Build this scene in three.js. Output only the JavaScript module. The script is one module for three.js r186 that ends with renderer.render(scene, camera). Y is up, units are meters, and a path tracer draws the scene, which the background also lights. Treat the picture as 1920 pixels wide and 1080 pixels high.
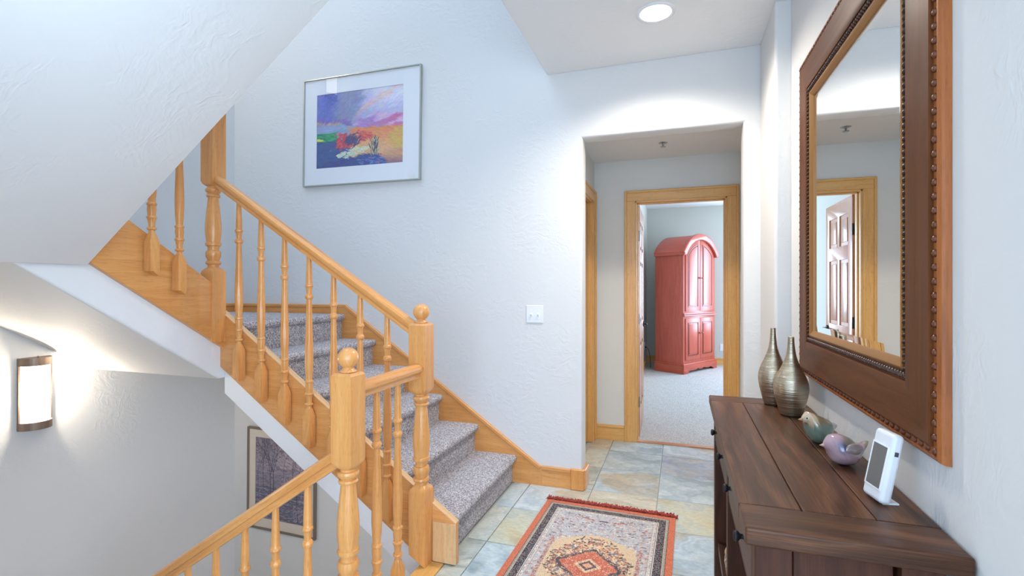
import * as THREE from 'three';
import { RoundedBoxGeometry } from 'three/addons/geometries/RoundedBoxGeometry.js';
import { mergeGeometries, toCreasedNormals, mergeVertices } from 'three/addons/utils/BufferGeometryUtils.js';
import { RectAreaLightUniformsLib } from 'three/addons/lights/RectAreaLightUniformsLib.js';

// ------------------------------------------------------------------ camera, daylight, exposure
const scene = new THREE.Scene();
const EYE = 1.30, YAW = Math.atan(314 / 925);
const camera = new THREE.PerspectiveCamera(2 * Math.atan(540 / 925) * 180 / Math.PI, 1920 / 1080, 0.05, 60);
camera.position.set(0, EYE, 0);
camera.lookAt(-Math.sin(YAW), EYE, -Math.cos(YAW));
scene.background = new THREE.Color(0.62, 0.78, 1.0);
const renderer = new THREE.WebGLRenderer({ antialias: true });
renderer.toneMapping = THREE.LinearToneMapping;
renderer.toneMappingExposure = 0.97;
renderer.shadowMap.enabled = true;
RectAreaLightUniformsLib.init();
// daylight entering through each window opening: [x, y, z, look-at x, y, z, width, height, intensity]
const DAY = new THREE.Color(0.59, 0.77, 1.0);
for (const [x, y, z, tx, ty, tz, w, h, k] of [
  [0.70, 1.35, 2.58, 0.70, 1.35, 0, 2.4, 1.9, 8.4],       // front window of the hall
  [2.48, 1.35, 1.15, 0, 1.35, 1.15, 2.3, 1.9, 12.4],       // side window of the hall
  [-2.1, 5.46, -1.7, -2.1, 0, -1.7001, 1.9, 1.9, 6],    // skylight over the stairwell
  [2.78, 1.40, -6.9, 0, 1.40, -6.9, 2.4, 1.5, 8],         // bedroom side window
  [1.85, 1.45, -8.98, 1.85, 1.45, 0, 1.4, 1.6, 17],      // bedroom end window
]) {
  const L = new THREE.RectAreaLight(DAY, k, w, h);
  L.position.set(x, y, z); L.lookAt(tx, ty, tz); L.name = 'window_daylight'; scene.add(L);
}

// ------------------------------------------------------------------ helpers
function mulberry(a) { return () => { a |= 0; a = a + 0x6D2B79F5 | 0; let t = Math.imul(a ^ a >>> 15, 1 | a); t = t + Math.imul(t ^ t >>> 7, 61 | t) ^ t; return ((t ^ t >>> 14) >>> 0) / 4294967296; }; }
const rnd = mulberry(20240611);
const NT = new Float32Array(65536); { const r = mulberry(5); for (let i = 0; i < 65536; i++) NT[i] = r(); }
function pn(x, y, px, py, s = 0) {           // periodic value noise
  let xi = Math.floor(x), yi = Math.floor(y); const fx = x - xi, fy = y - yi;
  const u = fx * fx * (3 - 2 * fx), v = fy * fy * (3 - 2 * fy);
  const x0 = ((xi % px) + px) % px, x1 = (x0 + 1) % px, y0 = ((yi % py) + py) % py, y1 = (y0 + 1) % py;
  const h = (a, b) => NT[(a * 1619 + b * 31337 + s * 6971) & 65535];
  const a = h(x0, y0), b = h(x1, y0), c = h(x0, y1), d = h(x1, y1);
  return a + (b - a) * u + (c - a) * v + (a - b - c + d) * u * v;
}
function fbm(x, y, px, py, o, s = 0) { let t = 0, a = 0.5, n = 0; for (let i = 0; i < o; i++) { t += a * pn(x, y, px, py, s + i); n += a; x *= 2; y *= 2; px *= 2; py *= 2; a *= 0.5; } return t / n; }
const clamp = (x, a = 0, b = 1) => Math.min(b, Math.max(a, x));
const lerp = (a, b, t) => a + (b - a) * t;
const mix3 = (a, b, t) => [lerp(a[0], b[0], t), lerp(a[1], b[1], t), lerp(a[2], b[2], t)];
const sstep = (a, b, x) => { const t = clamp((x - a) / (b - a)); return t * t * (3 - 2 * t); };
function dataTex(w, h, fn, srgb, mx = 1, my = 1) {      // mx, my: size in metres
  const d = new Uint8Array(w * h * 4);
  for (let j = 0; j < h; j++) for (let i = 0; i < w; i++) {
    const c = fn(i / w, j / h, i, j), k = (j * w + i) * 4;
    if (typeof c === 'number') { d[k] = d[k + 1] = d[k + 2] = clamp(c) * 255; } else { d[k] = clamp(c[0], 0, 255); d[k + 1] = clamp(c[1], 0, 255); d[k + 2] = clamp(c[2], 0, 255); }
    d[k + 3] = 255;
  }
  const t = new THREE.DataTexture(d, w, h); t.wrapS = t.wrapT = THREE.RepeatWrapping; t.magFilter = THREE.LinearFilter; t.minFilter = THREE.LinearMipmapLinearFilter; t.generateMipmaps = true;
  t.repeat.set(1 / mx, 1 / my); if (srgb) t.colorSpace = THREE.SRGBColorSpace; t.needsUpdate = true; return t;
}
function canvasTex(w, h, draw) {
  const c = document.createElement('canvas'); c.width = w; c.height = h; const g = c.getContext('2d'); draw(g, w, h);
  const t = new THREE.CanvasTexture(c); t.colorSpace = THREE.SRGBColorSpace; t.magFilter = THREE.LinearFilter; return t;
}
// uv in metres from position; grain axis runs along u
function boxUV(geo, grain = 0, vary = true) {
  const g = geo.index ? geo.toNonIndexed() : geo, p = g.attributes.position, uv = new Float32Array(p.count * 2);
  const ox = vary ? rnd() * 3 : 0, oy = vary ? rnd() * 3 : 0;
  const A = new THREE.Vector3(), B = new THREE.Vector3(), C = new THREE.Vector3();
  for (let i = 0; i < p.count; i += 3) {
    A.fromBufferAttribute(p, i); B.fromBufferAttribute(p, i + 1); C.fromBufferAttribute(p, i + 2);
    const n = B.clone().sub(A).cross(C.clone().sub(A)); const m = [Math.abs(n.x), Math.abs(n.y), Math.abs(n.z)];
    const ax = m.indexOf(Math.max(...m)); let a, b;
    if (ax === grain) { a = (grain + 1) % 3; b = (grain + 2) % 3; } else { a = grain; b = 3 - grain - ax; }
    [A, B, C].forEach((v, k) => { const c = v.toArray(); uv[(i + k) * 2] = c[a] + ox; uv[(i + k) * 2 + 1] = c[b] + oy; });
  }
  g.setAttribute('uv', new THREE.BufferAttribute(uv, 2)); return g;
}
const names = {};
const numbered = n => { const k = names[n] = (names[n] ?? -1) + 1; return k ? n + '_' + String(k).padStart(3, '0') : n; };
function mesh(name, geo, mat, parent) {
  const o = new THREE.Mesh(geo, mat); o.castShadow = o.receiveShadow = true;
  o.name = parent ? name : numbered(name); (parent || scene).add(o); return o;
}
function tag(o, label, category, group) { o.userData.label = label; if (category) o.userData.category = category; if (group) o.userData.group = group; return o; }
function thing(name, label, category, pos = [0, 0, 0], ry = 0, group) { const o = new THREE.Group(); o.name = numbered(name); scene.add(o); o.position.set(...pos); o.rotation.y = ry; return tag(o, label, category, group); }
function struct(name, geo, mat, label, category) { const o = mesh(name, geo, mat); o.userData.kind = 'structure'; o.userData.label = label; o.userData.category = category; return o; }
function structGroup(name, label, category) { const o = new THREE.Group(); o.name = numbered(name); scene.add(o); o.userData = { kind: 'structure', label, category }; return o; }
// box from bounds
function bx(x0, x1, y0, y1, z0, z1, grain = 0, r = 0, vary = true) {
  const w = Math.abs(x1 - x0), h = Math.abs(y1 - y0), d = Math.abs(z1 - z0);
  const g = r ? new RoundedBoxGeometry(w, h, d, 2, Math.min(r, w / 2.01, h / 2.01, d / 2.01)) : new THREE.BoxGeometry(w, h, d);
  g.translate((x0 + x1) / 2, (y0 + y1) / 2, (z0 + z1) / 2); return boxUV(g, grain, vary);
}
const poly = pts => { const s = new THREE.Shape(); pts.forEach((p, i) => i ? s.lineTo(p[0], p[1]) : s.moveTo(p[0], p[1])); s.closePath(); return s; };
// extrude an x-y outline from z0 to z1, edges eased by b
function prism(shape, z0, z1, b = 0, grain = 0, seg = 2, vary = true) {
  const d = z1 - z0, g = new THREE.ExtrudeGeometry(shape, b ? { depth: d - 2 * b, bevelEnabled: true, bevelSize: b, bevelThickness: b, bevelOffset: -b, bevelSegments: seg, curveSegments: 20 } : { depth: d, bevelEnabled: false, curveSegments: 20 });
  g.translate(0, 0, z0 + b); return boxUV(toCreasedNormals(g, 0.6), grain, vary);
}
// turned or squared post: rings [y, r, squareness]; cut = slope of the sawn foot along local x (and z)
function turned(rings, cutX = 0, cutZ = 0, seg = 24) {
  const P = [], I = [], n = rings.length;
  rings.forEach(([y, r, q = 0], k) => {
    for (let i = 0; i < seg; i++) {
      const a = (i + 0.0) / seg * Math.PI * 2, c = Math.cos(a), s = Math.sin(a), rr = r * (1 - q + q / Math.max(Math.abs(c), Math.abs(s)));
      P.push(c * rr, y + (k === 0 ? cutX * c * rr + cutZ * s * rr : 0), s * rr);
    }
  });
  for (let k = 0; k < n - 1; k++) for (let i = 0; i < seg; i++) { const a = k * seg + i, b = k * seg + (i + 1) % seg, c = a + seg, d = b + seg; I.push(a, c, b, b, c, d); }
  const bc = P.length / 3; P.push(0, rings[0][0], 0); const tc = bc + 1; P.push(0, rings[n - 1][0], 0);
  for (let i = 0; i < seg; i++) { I.push(bc, i, (i + 1) % seg); I.push(tc, (n - 1) * seg + (i + 1) % seg, (n - 1) * seg + i); }
  const g = new THREE.BufferGeometry(); g.setAttribute('position', new THREE.Float32BufferAttribute(P, 3)); g.setIndex(I);
  return boxUV(toCreasedNormals(g, 0.62), 1);
}
const lathe = (pts, seg = 32) => { const g = new THREE.LatheGeometry(pts.map(p => new THREE.Vector2(p[0], p[1])), seg); return g; };

// ------------------------------------------------------------------ materials
const std = o => new THREE.MeshStandardMaterial(o);
const phys = o => new THREE.MeshPhysicalMaterial(o);
// hand-trowelled plaster: overlapping shallow ridges
const wallBump = dataTex(1024, 1024, (u, v) => {
  const w1 = fbm(u * 10, v * 10, 10, 10, 3, 3) - 0.5;
  const a = fbm(u * 26 + w1 * 3, v * 44 + w1 * 5, 26, 44, 4, 11);
  const ridge = 1 - Math.abs(a - 0.5) * 5;
  const m = sstep(0.42, 0.66, fbm(u * 9, v * 9, 9, 9, 3, 21));
  return 0.35 + 0.4 * clamp(ridge) * m + 0.25 * fbm(u * 70, v * 70, 70, 70, 3, 31);
}, false, 1.3, 1.3);
const paint = std({ color: new THREE.Color(0.72, 0.72, 0.715), roughness: 0.75, bumpMap: wallBump, bumpScale: 0.0018 });
const beigePaint = std({ color: new THREE.Color(0.74, 0.755, 0.73), roughness: 0.75, bumpMap: wallBump, bumpScale: 0.0010 });
const whitePaint = std({ color: new THREE.Color(0.86, 0.86, 0.86), roughness: 0.7, bumpMap: wallBump, bumpScale: 0.0018 });
const bedPaint = std({ color: new THREE.Color(0.57, 0.57, 0.51), roughness: 0.8 });
function woodTex(seed, dark, mid, light, ringAmt, w = 1024, h = 512, mx = 1.2, my = 0.3) {
  return dataTex(w, h, (u, v) => {
    const wob = fbm(u * 4, v * 4, 4, 4, 3, seed) - 0.5;
    const fig = fbm(u * 3, v * 14 + wob * 5, 3, 14, 4, seed + 3);
    const rings = 0.5 + 0.5 * Math.sin((v * 9 + wob * 2.2) * Math.PI * 2);
    const fine = fbm(u * 12, v * 220, 12, 220, 2, seed + 7), pore = fbm(u * 40, v * 300, 40, 300, 2, seed + 9);
    let t = 0.5 + (0.6 * fig + ringAmt * rings + (0.4 - ringAmt) * fine - 0.5) * 1.0;
    let c = t < 0.5 ? mix3(dark, mid, t * 2) : mix3(mid, light, t * 2 - 1);
    const k = 1 - 0.10 * sstep(0.62, 0.8, pore); return [c[0] * k, c[1] * k, c[2] * k];
  }, true, mx, my);
}
const honeyMap = woodTex(40, [206, 132, 64], [226, 157, 88], [236, 178, 112], 0.08);
const honey = phys({ map: honeyMap, roughness: 0.36, clearcoat: 0.35, clearcoatRoughness: 0.2 });
const palerMap = woodTex(60, [206, 156, 104], [226, 182, 132], [238, 202, 158], 0.1, 512, 256);
const paleWood = phys({ map: palerMap, roughness: 0.4, clearcoat: 0.3, clearcoatRoughness: 0.25 });
const amberMap = woodTex(80, [212, 152, 80], [228, 174, 100], [238, 192, 124], 0.08, 512, 256);
const amber = phys({ map: amberMap, roughness: 0.4, clearcoat: 0.3, clearcoatRoughness: 0.2 });
const doorMap = woodTex(90, [166, 106, 66], [192, 132, 88], [212, 158, 112], 0.12, 512, 256);
const doorWood = phys({ map: doorMap, roughness: 0.38, clearcoat: 0.4, clearcoatRoughness: 0.15 });
const walnutMap = woodTex(110, [28, 15, 10], [82, 50, 32], [150, 102, 66], 0.06, 1024, 512, 1.1, 0.3);
const walnut = phys({ map: walnutMap, roughness: 0.38, specularIntensity: 0.6 });
const walnutMap2 = woodTex(130, [34, 21, 16], [66, 42, 32], [104, 70, 50], 0.2, 512, 256, 1.0, 0.25);
const walnut2 = phys({ map: walnutMap2, roughness: 0.4, specularIntensity: 0.6 });
const espresso = phys({ map: woodTex(150, [52, 27, 18], [76, 43, 30], [96, 58, 40], 0.15, 512, 256), roughness: 0.5, specularIntensity: 0.5 });
const cherry = phys({ map: woodTex(170, [160, 66, 50], [184, 84, 66], [200, 102, 82], 0.08, 512, 256), roughness: 0.32, specularIntensity: 0.85 });
const frameWood = phys({ map: woodTex(190, [66, 35, 16], [98, 56, 28], [122, 74, 40], 0.1, 512, 256), roughness: 0.42, specularIntensity: 0.28 });
const copperWood = phys({ map: woodTex(210, [120, 62, 28], [158, 90, 44], [186, 114, 62], 0.1, 512, 256), roughness: 0.36, specularIntensity: 0.5 });
const beadMat = std({ color: 0x6b3c26, roughness: 0.35, metalness: 0.25 });
const beadDark = std({ color: 0x4a3128, roughness: 0.4, metalness: 0.2 });
const goldLip = std({ color: 0x9c6c38, roughness: 0.4, metalness: 0.25 });
const silverGlass = std({ color: new THREE.Color(0.88, 0.90, 0.90), roughness: 0.0, metalness: 1 });
const blackIron = std({ color: 0x17171a, roughness: 0.55, metalness: 0.1 });
const whitePlastic = std({ color: 0xe9ebee, roughness: 0.35 });
const carpetNoise = (seed, a, b, c) => dataTex(512, 512, (u, v) => {
  const n = fbm(u * 128, v * 128, 128, 128, 2, seed), f = NT[(Math.floor(u * 512) * 7919 + Math.floor(v * 512) * 104729 + seed) & 65535];
  const t = clamp(0.5 + (n - 0.5) * 1.9 + (f - 0.5) * 0.8); return t < 0.5 ? mix3(a, b, t * 2) : mix3(b, c, t * 2 - 1);
}, true, 0.62, 0.62);
const carpetBump = dataTex(512, 512, (u, v) => fbm(u * 120, v * 120, 120, 120, 3, 77), false, 0.62, 0.62);
const carpet = phys({ map: carpetNoise(301, [124, 116, 119], [180, 174, 177], [220, 216, 219]), roughness: 1, bumpMap: carpetBump, bumpScale: 0.006, sheen: 0.3, sheenRoughness: 0.8 });
const bedCarpet = phys({ map: carpetNoise(333, [158, 152, 148], [190, 184, 180], [212, 206, 202]), roughness: 1, bumpMap: carpetBump, bumpScale: 0.006 });
const slatePalettes = [
  [[160, 166, 160], [184, 190, 184], [204, 204, 192]],
  [[146, 164, 172], [174, 190, 196], [196, 208, 210]],
  [[170, 160, 140], [192, 184, 164], [206, 200, 184]],
  [[158, 166, 160], [184, 190, 180], [198, 192, 164]],
  [[136, 150, 172], [154, 168, 186], [170, 182, 196]],
  [[158, 174, 184], [184, 198, 206], [204, 212, 214]],
];
const slateBump = dataTex(512, 512, (u, v) => { const w = fbm(u * 4, v * 4, 4, 4, 3, 5) - 0.5; return 0.6 * fbm(u * 5, v * 9 + w * 4, 5, 9, 5, 9) + 0.4 * fbm(u * 30, v * 60, 30, 60, 3, 13); }, false, 0.9, 0.9);
const slates = slatePalettes.map((p, k) => std({ map: dataTex(512, 512, (u, v) => {
  const w = fbm(u * 3, v * 3, 3, 3, 4, 400 + k * 17) - 0.5;
  const a = fbm(u * 3 + w * 3, v * 7 + w * 9, 3, 7, 5, 410 + k * 17), vein = 1 - Math.abs(fbm(u * 4 + w * 4, v * 10 + w * 6, 4, 10, 4, 420 + k * 17) - 0.5) * 9;
  const t = clamp((a - 0.5) * 2.2 + 0.5); let c = t < 0.5 ? mix3(p[0], p[1], t * 2) : mix3(p[1], p[2], t * 2 - 1);
  const rust = sstep(0.60, 0.74, fbm(u * 2 + w, v * 3 + w, 2, 3, 4, 430 + k * 17)); c = mix3(c, [178, 138, 84], rust * 0.4);
  c = mix3(c, [206, 206, 196], clamp(vein) * 0.3); const f = 0.93 + 0.14 * fbm(u * 60, v * 90, 60, 90, 2, 440); return [c[0] * f, c[1] * f, c[2] * f];
}, true, 0.9, 0.9), roughness: 0.42, bumpMap: slateBump, bumpScale: 0.004 }));
const grout = std({ color: 0xb9bab4, roughness: 0.9 });
const vaseMap = dataTex(256, 1024, (u, v) => { const f = fbm(u * 3, v * 160, 3, 160, 2, 500), g = fbm(u * 2, v * 5, 2, 5, 3, 505); return mix3(mix3([150, 136, 114], [206, 194, 172], f), [216, 204, 182], g * 0.4); }, true);
const vaseBump = dataTex(256, 1024, (u, v) => fbm(u * 3, v * 220, 3, 220, 2, 510), false);
const vaseMetal = std({ map: vaseMap, metalness: 0.95, roughness: 0.33, bumpMap: vaseBump, bumpScale: 0.0008 });

// ------------------------------------------------------------------ room shell
const WZ = -3.15, LX = -3.51, RX = 0.512, CEIL = 2.70, WELLX = -0.825, FLX = -1.12;
const RISE = 0.184, RUN = 0.274, SL = RISE / RUN;
// far wall: one wall from the basement to the upper floor with the hallway opening
{
  const s = poly([[LX - 0.12, -3.1], [2.72, -3.1], [2.72, 5.7], [LX - 0.12, 5.7]]);
  const hole = new THREE.Path(); const x0 = -0.592, x1 = 0.352, y0 = -0.06, y1 = 2.266;
  hole.moveTo(x0, y0); hole.lineTo(x0, y1); hole.lineTo(x1, y1); hole.lineTo(x1, y0); hole.closePath(); s.holes.push(hole);
  struct('wall_back', prism(s, WZ - 0.13, WZ, 0.016, 0, 4, false), paint, 'tall plaster wall with the framed landscape print and the hallway opening', 'wall');
}
struct('wall_left', bx(LX - 0.12, LX, -3.1, 5.7, WZ - 0.0005, -0.33, 1, 0, false), paint, 'plaster wall with the lit half-round sconce beside the stairwell', 'wall');
struct('wall_right', bx(RX, RX + 0.12, -0.02, CEIL + 0.01, WZ - 0.001, -0.25, 1, 0, false), paint, 'plaster wall behind the large mirror and the console table', 'wall');
struct('wall_right_corner', bx(0.44, RX + 0.01, 0, CEIL + 0.005, WZ - 0.001, -2.69, 1, 0.016, false), paint, 'shallow rounded wall return between the hallway opening and the mirror', 'wall');
struct('wall_near', bx(LX - 0.12, -1.42, -3.1, 5.7, -0.45, -0.33, 0, 0, false), paint, 'wall on the near side of the stairwell', 'wall');
struct('wall_left_rear', bx(-1.42, -1.30, -0.3, CEIL, -0.34, 2.72, 1, 0, false), paint, 'hall wall behind the viewer next to the stairwell', 'wall');
// wall behind the viewer and side wall, each with a window opening
function wallWithWindow(name, label, width, height, wx0, wx1, wy0, wy1, m, pos, ry, wname) {
  const s = poly([[0, 0], [width, 0], [width, height], [0, height]]); const h = new THREE.Path();
  h.moveTo(wx0, wy0); h.lineTo(wx0, wy1); h.lineTo(wx1, wy1); h.lineTo(wx1, wy0); h.closePath(); s.holes.push(h);
  const w = struct(name, prism(s, -0.12, 0, 0, 0, 2, false), m, label, 'wall'); w.position.set(...pos); w.rotation.y = ry;
  const g = structGroup(wname, 'white framed window in the ' + label, 'window'); g.position.set(...pos); g.rotation.y = ry;
  for (const [a, b, c, d] of [[wx0, wx1, wy0, wy0 + 0.05], [wx0, wx1, wy1 - 0.05, wy1], [wx0, wx0 + 0.05, wy0, wy1], [wx1 - 0.05, wx1, wy0, wy1], [(wx0 + wx1) / 2 - 0.025, (wx0 + wx1) / 2 + 0.025, wy0, wy1]])
    mesh('frame', bx(a, b, c, d, -0.10, -0.05), whitePlastic, g);
  mesh('pane', bx(wx0 + 0.02, wx1 - 0.02, wy0 + 0.02, wy1 - 0.02, -0.078, -0.074), phys({ color: 0xffffff, transmission: 1, roughness: 0, thickness: 0, ior: 1.5 }), g);
}
wallWithWindow('wall_rear', 'wall at the near end of the hall', 4.1, 2.72, 0.80, 3.20, 0.40, 2.30, paint, [2.70, -0.01, 2.62], Math.PI, 'window_1');
wallWithWindow('wall_side', 'side wall at the near end of the hall', 3.0, 2.72, 0.25, 2.55, 0.40, 2.30, paint, [2.52, -0.01, -0.25], -Math.PI / 2, 'window_2');
struct('wall_side_return', bx(RX + 0.10, 2.64, -0.02, CEIL + 0.01, -0.37, -0.25, 0, 0, false), paint, 'short wall returning from the end of the mirror wall', 'wall');
// ceilings
struct('ceiling', bx(WELLX, 2.64, CEIL, 2.93, WZ - 0.0005, 2.72, 0, 0.008, false), whitePaint, 'white hall ceiling with the round recessed light', 'ceiling');
struct('ceiling_near', bx(LX - 0.1, WELLX + 0.002, CEIL, 2.93, -0.33, 2.72, 0, 0, false), whitePaint, 'hall ceiling behind the viewer', 'ceiling');
{
  const s = poly([[LX - 0.12, 0.3], [2.72, 0.3], [2.72, 3.3], [LX - 0.12, 3.3]].map(([a, b]) => [a, b]));
  s.holes.push(new THREE.Path([[-3.05, 0.75], [-3.05, 2.65], [-1.15, 2.65], [-1.15, 0.75]].map(p => new THREE.Vector2(...p))));
  const o = struct('ceiling_upper', prism(s, 0, 0.12, 0, 0, 2, false), whitePaint, 'upper storey ceiling with a skylight over the stairs', 'ceiling'); o.rotation.x = -Math.PI / 2; o.position.y = 5.5;
  struct('wall_upper_right', bx(2.60, 2.72, 2.93, 5.62, WZ, -0.3, 1, 0, false), paint, 'upper storey end wall', 'wall');
  struct('wall_upper_near', bx(-1.42, 2.72, 2.93, 5.62, -0.42, -0.3, 0, 0, false), paint, 'upper storey wall on the viewer side', 'wall');
}
// lower storey floor and far end
struct('floor_lower', bx(LX - 0.12, 2.72, -3.1, -2.95, WZ, -0.33, 0, 0, false), bedCarpet, 'carpeted floor of the storey below', 'floor');
struct('wall_lower_right', bx(0.6, 0.72, -2.95, -0.2, WZ, -0.33, 1, 0, false), paint, 'end wall of the storey below', 'wall');

// ------------------------------------------------------------------ floors
{
  const fl = structGroup('floor', 'grey-green natural slate floor of the hall laid in square tiles', 'floor');
  mesh('bed', bx(FLX + 0.01, 2.60, -0.22, -0.009, -4.305, 2.72, 0, 0, false), grout, fl);
  mesh('bed', bx(-1.42, FLX + 0.012, -0.22, -0.009, -1.47, 2.72, 0, 0, false), grout, fl);
  const G = 0.405, GZ = 0.41, geos = {};
  const tile = (x0, x1, z0, z1, mi) => {
    const w = x1 - x0 - 0.005, d = z1 - z0 - 0.005, h = 0.010; if (w < 0.02 || d < 0.02) return;
    const g = bx(-w / 2, w / 2, -h, 0, -d / 2, d / 2, 0, 0.0025);
    const o = mesh('tile', g, slates[mi], fl); o.position.set((x0 + x1) / 2, (rnd() - 0.5) * 0.0016, (z0 + z1) / 2); o.rotation.y = 0;
  };
  const want = { '-1,0': 2, '-1,-1': 5, '0,-2': 4, '-1,-2': 1, '0,-1': 1, '0,0': 3, '0,-3': 5, '-1,-3': 1, '-2,-1': 0, '-2,0': 5, '-2,-2': 0, '-2,1': 3, '-2,2': 1, '0,1': 5 };
  for (let i = -3; i <= 6; i++) for (let k = -3; k <= 14; k++) {
    let x0 = -0.128 + i * G, x1 = x0 + G, z0 = -3.18 + k * GZ, z1 = z0 + GZ;
    if (k < 0 && k > -4 && x0 < -0.6) { x0 = Math.max(x0, -0.70); }
    x0 = Math.max(x0, z0 > -1.6 ? -1.30 : FLX + 0.07); x1 = Math.min(x1, z0 < -0.3 ? RX : 2.52);
    z0 = Math.max(z0, -4.28); z1 = Math.min(z1, 2.62);
    if (x1 - x0 < 0.03 || z1 - z0 < 0.03) continue;
    tile(x0, x1, z0, z1, want[i + ',' + k] ?? Math.floor(rnd() * 4));
  }
  mesh('edge_nosing', bx(FLX - 0.035, FLX + 0.07, -0.028, 0.004, -2.10, -0.45, 2, 0.008), amber, fl);
  mesh('edge_fascia', bx(FLX - 0.02, FLX + 0.012, -0.24, -0.028, -2.12, -0.45, 2), whitePaint, fl);
  struct('trim_1', bx(-0.40, 0.40, -0.004, 0.010, -4.325, -4.275, 0, 0.004), doorWood, 'thin wooden threshold between slate hall and bedroom carpet', 'threshold');
  struct('floor_bedroom', bx(-0.60, 2.9, -0.22, 0.006, -9.12, -4.31, 0, 0, false), bedCarpet, 'pale carpet of the bedroom beyond the doorway', 'floor');
}

// ------------------------------------------------------------------ hallway behind the opening and the bedroom
const HZ = -4.28, HCEIL = 2.38;
{
  const s = poly([[-0.82, -0.02], [0.62, -0.02], [0.62, HCEIL + 0.12], [-0.82, HCEIL + 0.12]]);
  s.holes.push(new THREE.Path([[-0.357, -0.01], [-0.357, 2.035], [0.363, 2.035], [0.363, -0.01]].map(p => new THREE.Vector2(...p))));
  struct('wall_hallway_back', prism(s, HZ - 0.12, HZ, 0, 0, 2, false), beigePaint, 'beige wall round the bedroom doorway', 'wall');
  const d0 = -3.36, d1 = -4.17; // left side door opening
  const s2 = poly([[3.27, -0.02], [4.29, -0.02], [4.29, HCEIL + 0.12], [3.27, HCEIL + 0.12]]);
  s2.holes.push(new THREE.Path([[3.36, -0.01], [3.36, 2.035], [4.175, 2.035], [4.175, -0.01]].map(p => new THREE.Vector2(...p))));
  const w2 = struct('wall_hallway_left', prism(s2, -0.12, 0, 0, 0, 2, false), beigePaint, 'narrow beige hallway wall with the side doorway', 'wall'); w2.rotation.y = Math.PI / 2; w2.position.x = -0.70;
  struct('wall_hallway_right', bx(0.50, 0.62, -0.02, HCEIL + 0.12, HZ - 0.01, WZ - 0.12, 1, 0, false), beigePaint, 'plain beige hallway wall opposite the side doorway', 'wall');
  struct('ceiling_hallway', bx(-0.82, 0.62, HCEIL, HCEIL + 0.12, HZ - 0.01, WZ - 0.12, 0, 0, false), whitePaint, 'low white hallway ceiling with the sprinkler head', 'ceiling');
  // bedroom shell
  wallWithWindow('wall_bedroom_back', 'grey-green far wall of the bedroom behind the armoire', 3.58, 2.82, 1.81, 3.21, 0.67, 2.27, bedPaint, [-0.66, -0.02, -9.0], 0, 'window_5');
  struct('wall_bedroom_left', bx(-0.66, -0.54, -0.02, 2.81, -9.0, HZ - 0.11, 1, 0, false), bedPaint, 'grey-green bedroom wall behind the open door', 'wall');
  struct('wall_bedroom_front', bx(0.60, 2.92, -0.02, 2.81, HZ - 0.12, HZ, 0, 0, false), bedPaint, 'bedroom wall on the hallway side', 'wall');
  struct('wall_bedroom_header', bx(-0.83, 0.64, HCEIL + 0.1, 2.81, HZ - 0.12, HZ - 0.002, 0, 0, false), bedPaint, 'bedroom wall above the hallway ceiling line', 'wall');
  struct('ceiling_bedroom', bx(-0.66, 2.92, 2.69, 2.81, -9.0, HZ - 0.11, 0, 0, false), whitePaint, 'white bedroom ceiling', 'ceiling');
  wallWithWindow('wall_bedroom_right', 'bedroom side wall', 4.62, 2.72, 1.30, 3.70, 0.65, 2.15, bedPaint, [2.82, 0, -9.0], 0, 'window_3');
}
{ // turn that wall to face into the bedroom
  for (const o of scene.children) if (o.name === 'wall_bedroom_right' || o.name === 'window_3') { o.rotation.y = -Math.PI / 2; }
}

// ------------------------------------------------------------------ trim: casings, baseboards, skirt board on the stair wall
function casing(name, label, x0, x1, top, w, pos, ry, m) {     // flat casing with a raised outer band, in the x-y plane facing +z
  const g = structGroup(name, label, 'door casing'); g.position.set(...pos); g.rotation.y = ry;
  const piece = (a, b, c, d, grain) => mesh('casing_board', bx(a, b, c, d, 0, 0.016, grain, 0.003), m, g);
  const band = (a, b, c, d, grain) => mesh('back_band', bx(a, b, c, d, 0, 0.026, grain, 0.005), m, g);
  piece(x0 - w + 0.018, x0, 0, top, 1); piece(x1, x1 + w - 0.018, 0, top, 1); piece(x0 - w + 0.018, x1 + w - 0.018, top, top + w - 0.018, 0);
  band(x0 - w, x0 - w + 0.02, 0, top + w, 1); band(x1 + w - 0.02, x1 + w, 0, top + w, 1); band(x0 - w + 0.018, x1 + w - 0.018, top + w - 0.02, top + w, 0);
  // jamb liners and stop inside the opening
  const jamb = (a, b, c, d, z0, z1, gr) => mesh('jamb', bx(a, b, c, d, z0, z1, gr, 0.002), m, g);
  jamb(x0 - 0.006, x0 + 0.014, 0, top, -0.125, 0.004, 1); jamb(x1 - 0.014, x1 + 0.006, 0, top, -0.125, 0.004, 1); jamb(x0, x1, top - 0.014, top + 0.006, -0.125, 0.004, 0);
  jamb(x0 + 0.014, x0 + 0.024, 0, top - 0.014, -0.075, -0.04, 1); jamb(x1 - 0.024, x1 - 0.014, 0, top - 0.014, -0.075, -0.04, 1); jamb(x0 + 0.014, x1 - 0.014, top - 0.024, top - 0.014, -0.075, -0.04, 0);
  return g;
}
casing('trim_2', 'honey wood door casing round the bedroom doorway', -0.355, 0.361, 2.033, 0.086, [0, 0, HZ + 0.001], 0, amber);
casing('trim_3', 'yellow wood door casing on the narrow side wall of the hallway', 3.362, 4.173, 2.033, 0.092, [-0.699, 0, 0], Math.PI / 2, amber);
{ // closed door in the hallway side doorway
  const d = structGroup('door_1', 'closed honey wood door on the hallway side wall', 'door');
  mesh('leaf', bx(-0.77, -0.735, 0.01, 2.015, -4.158, -3.378, 1, 0.003), amber, d);
}
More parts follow.
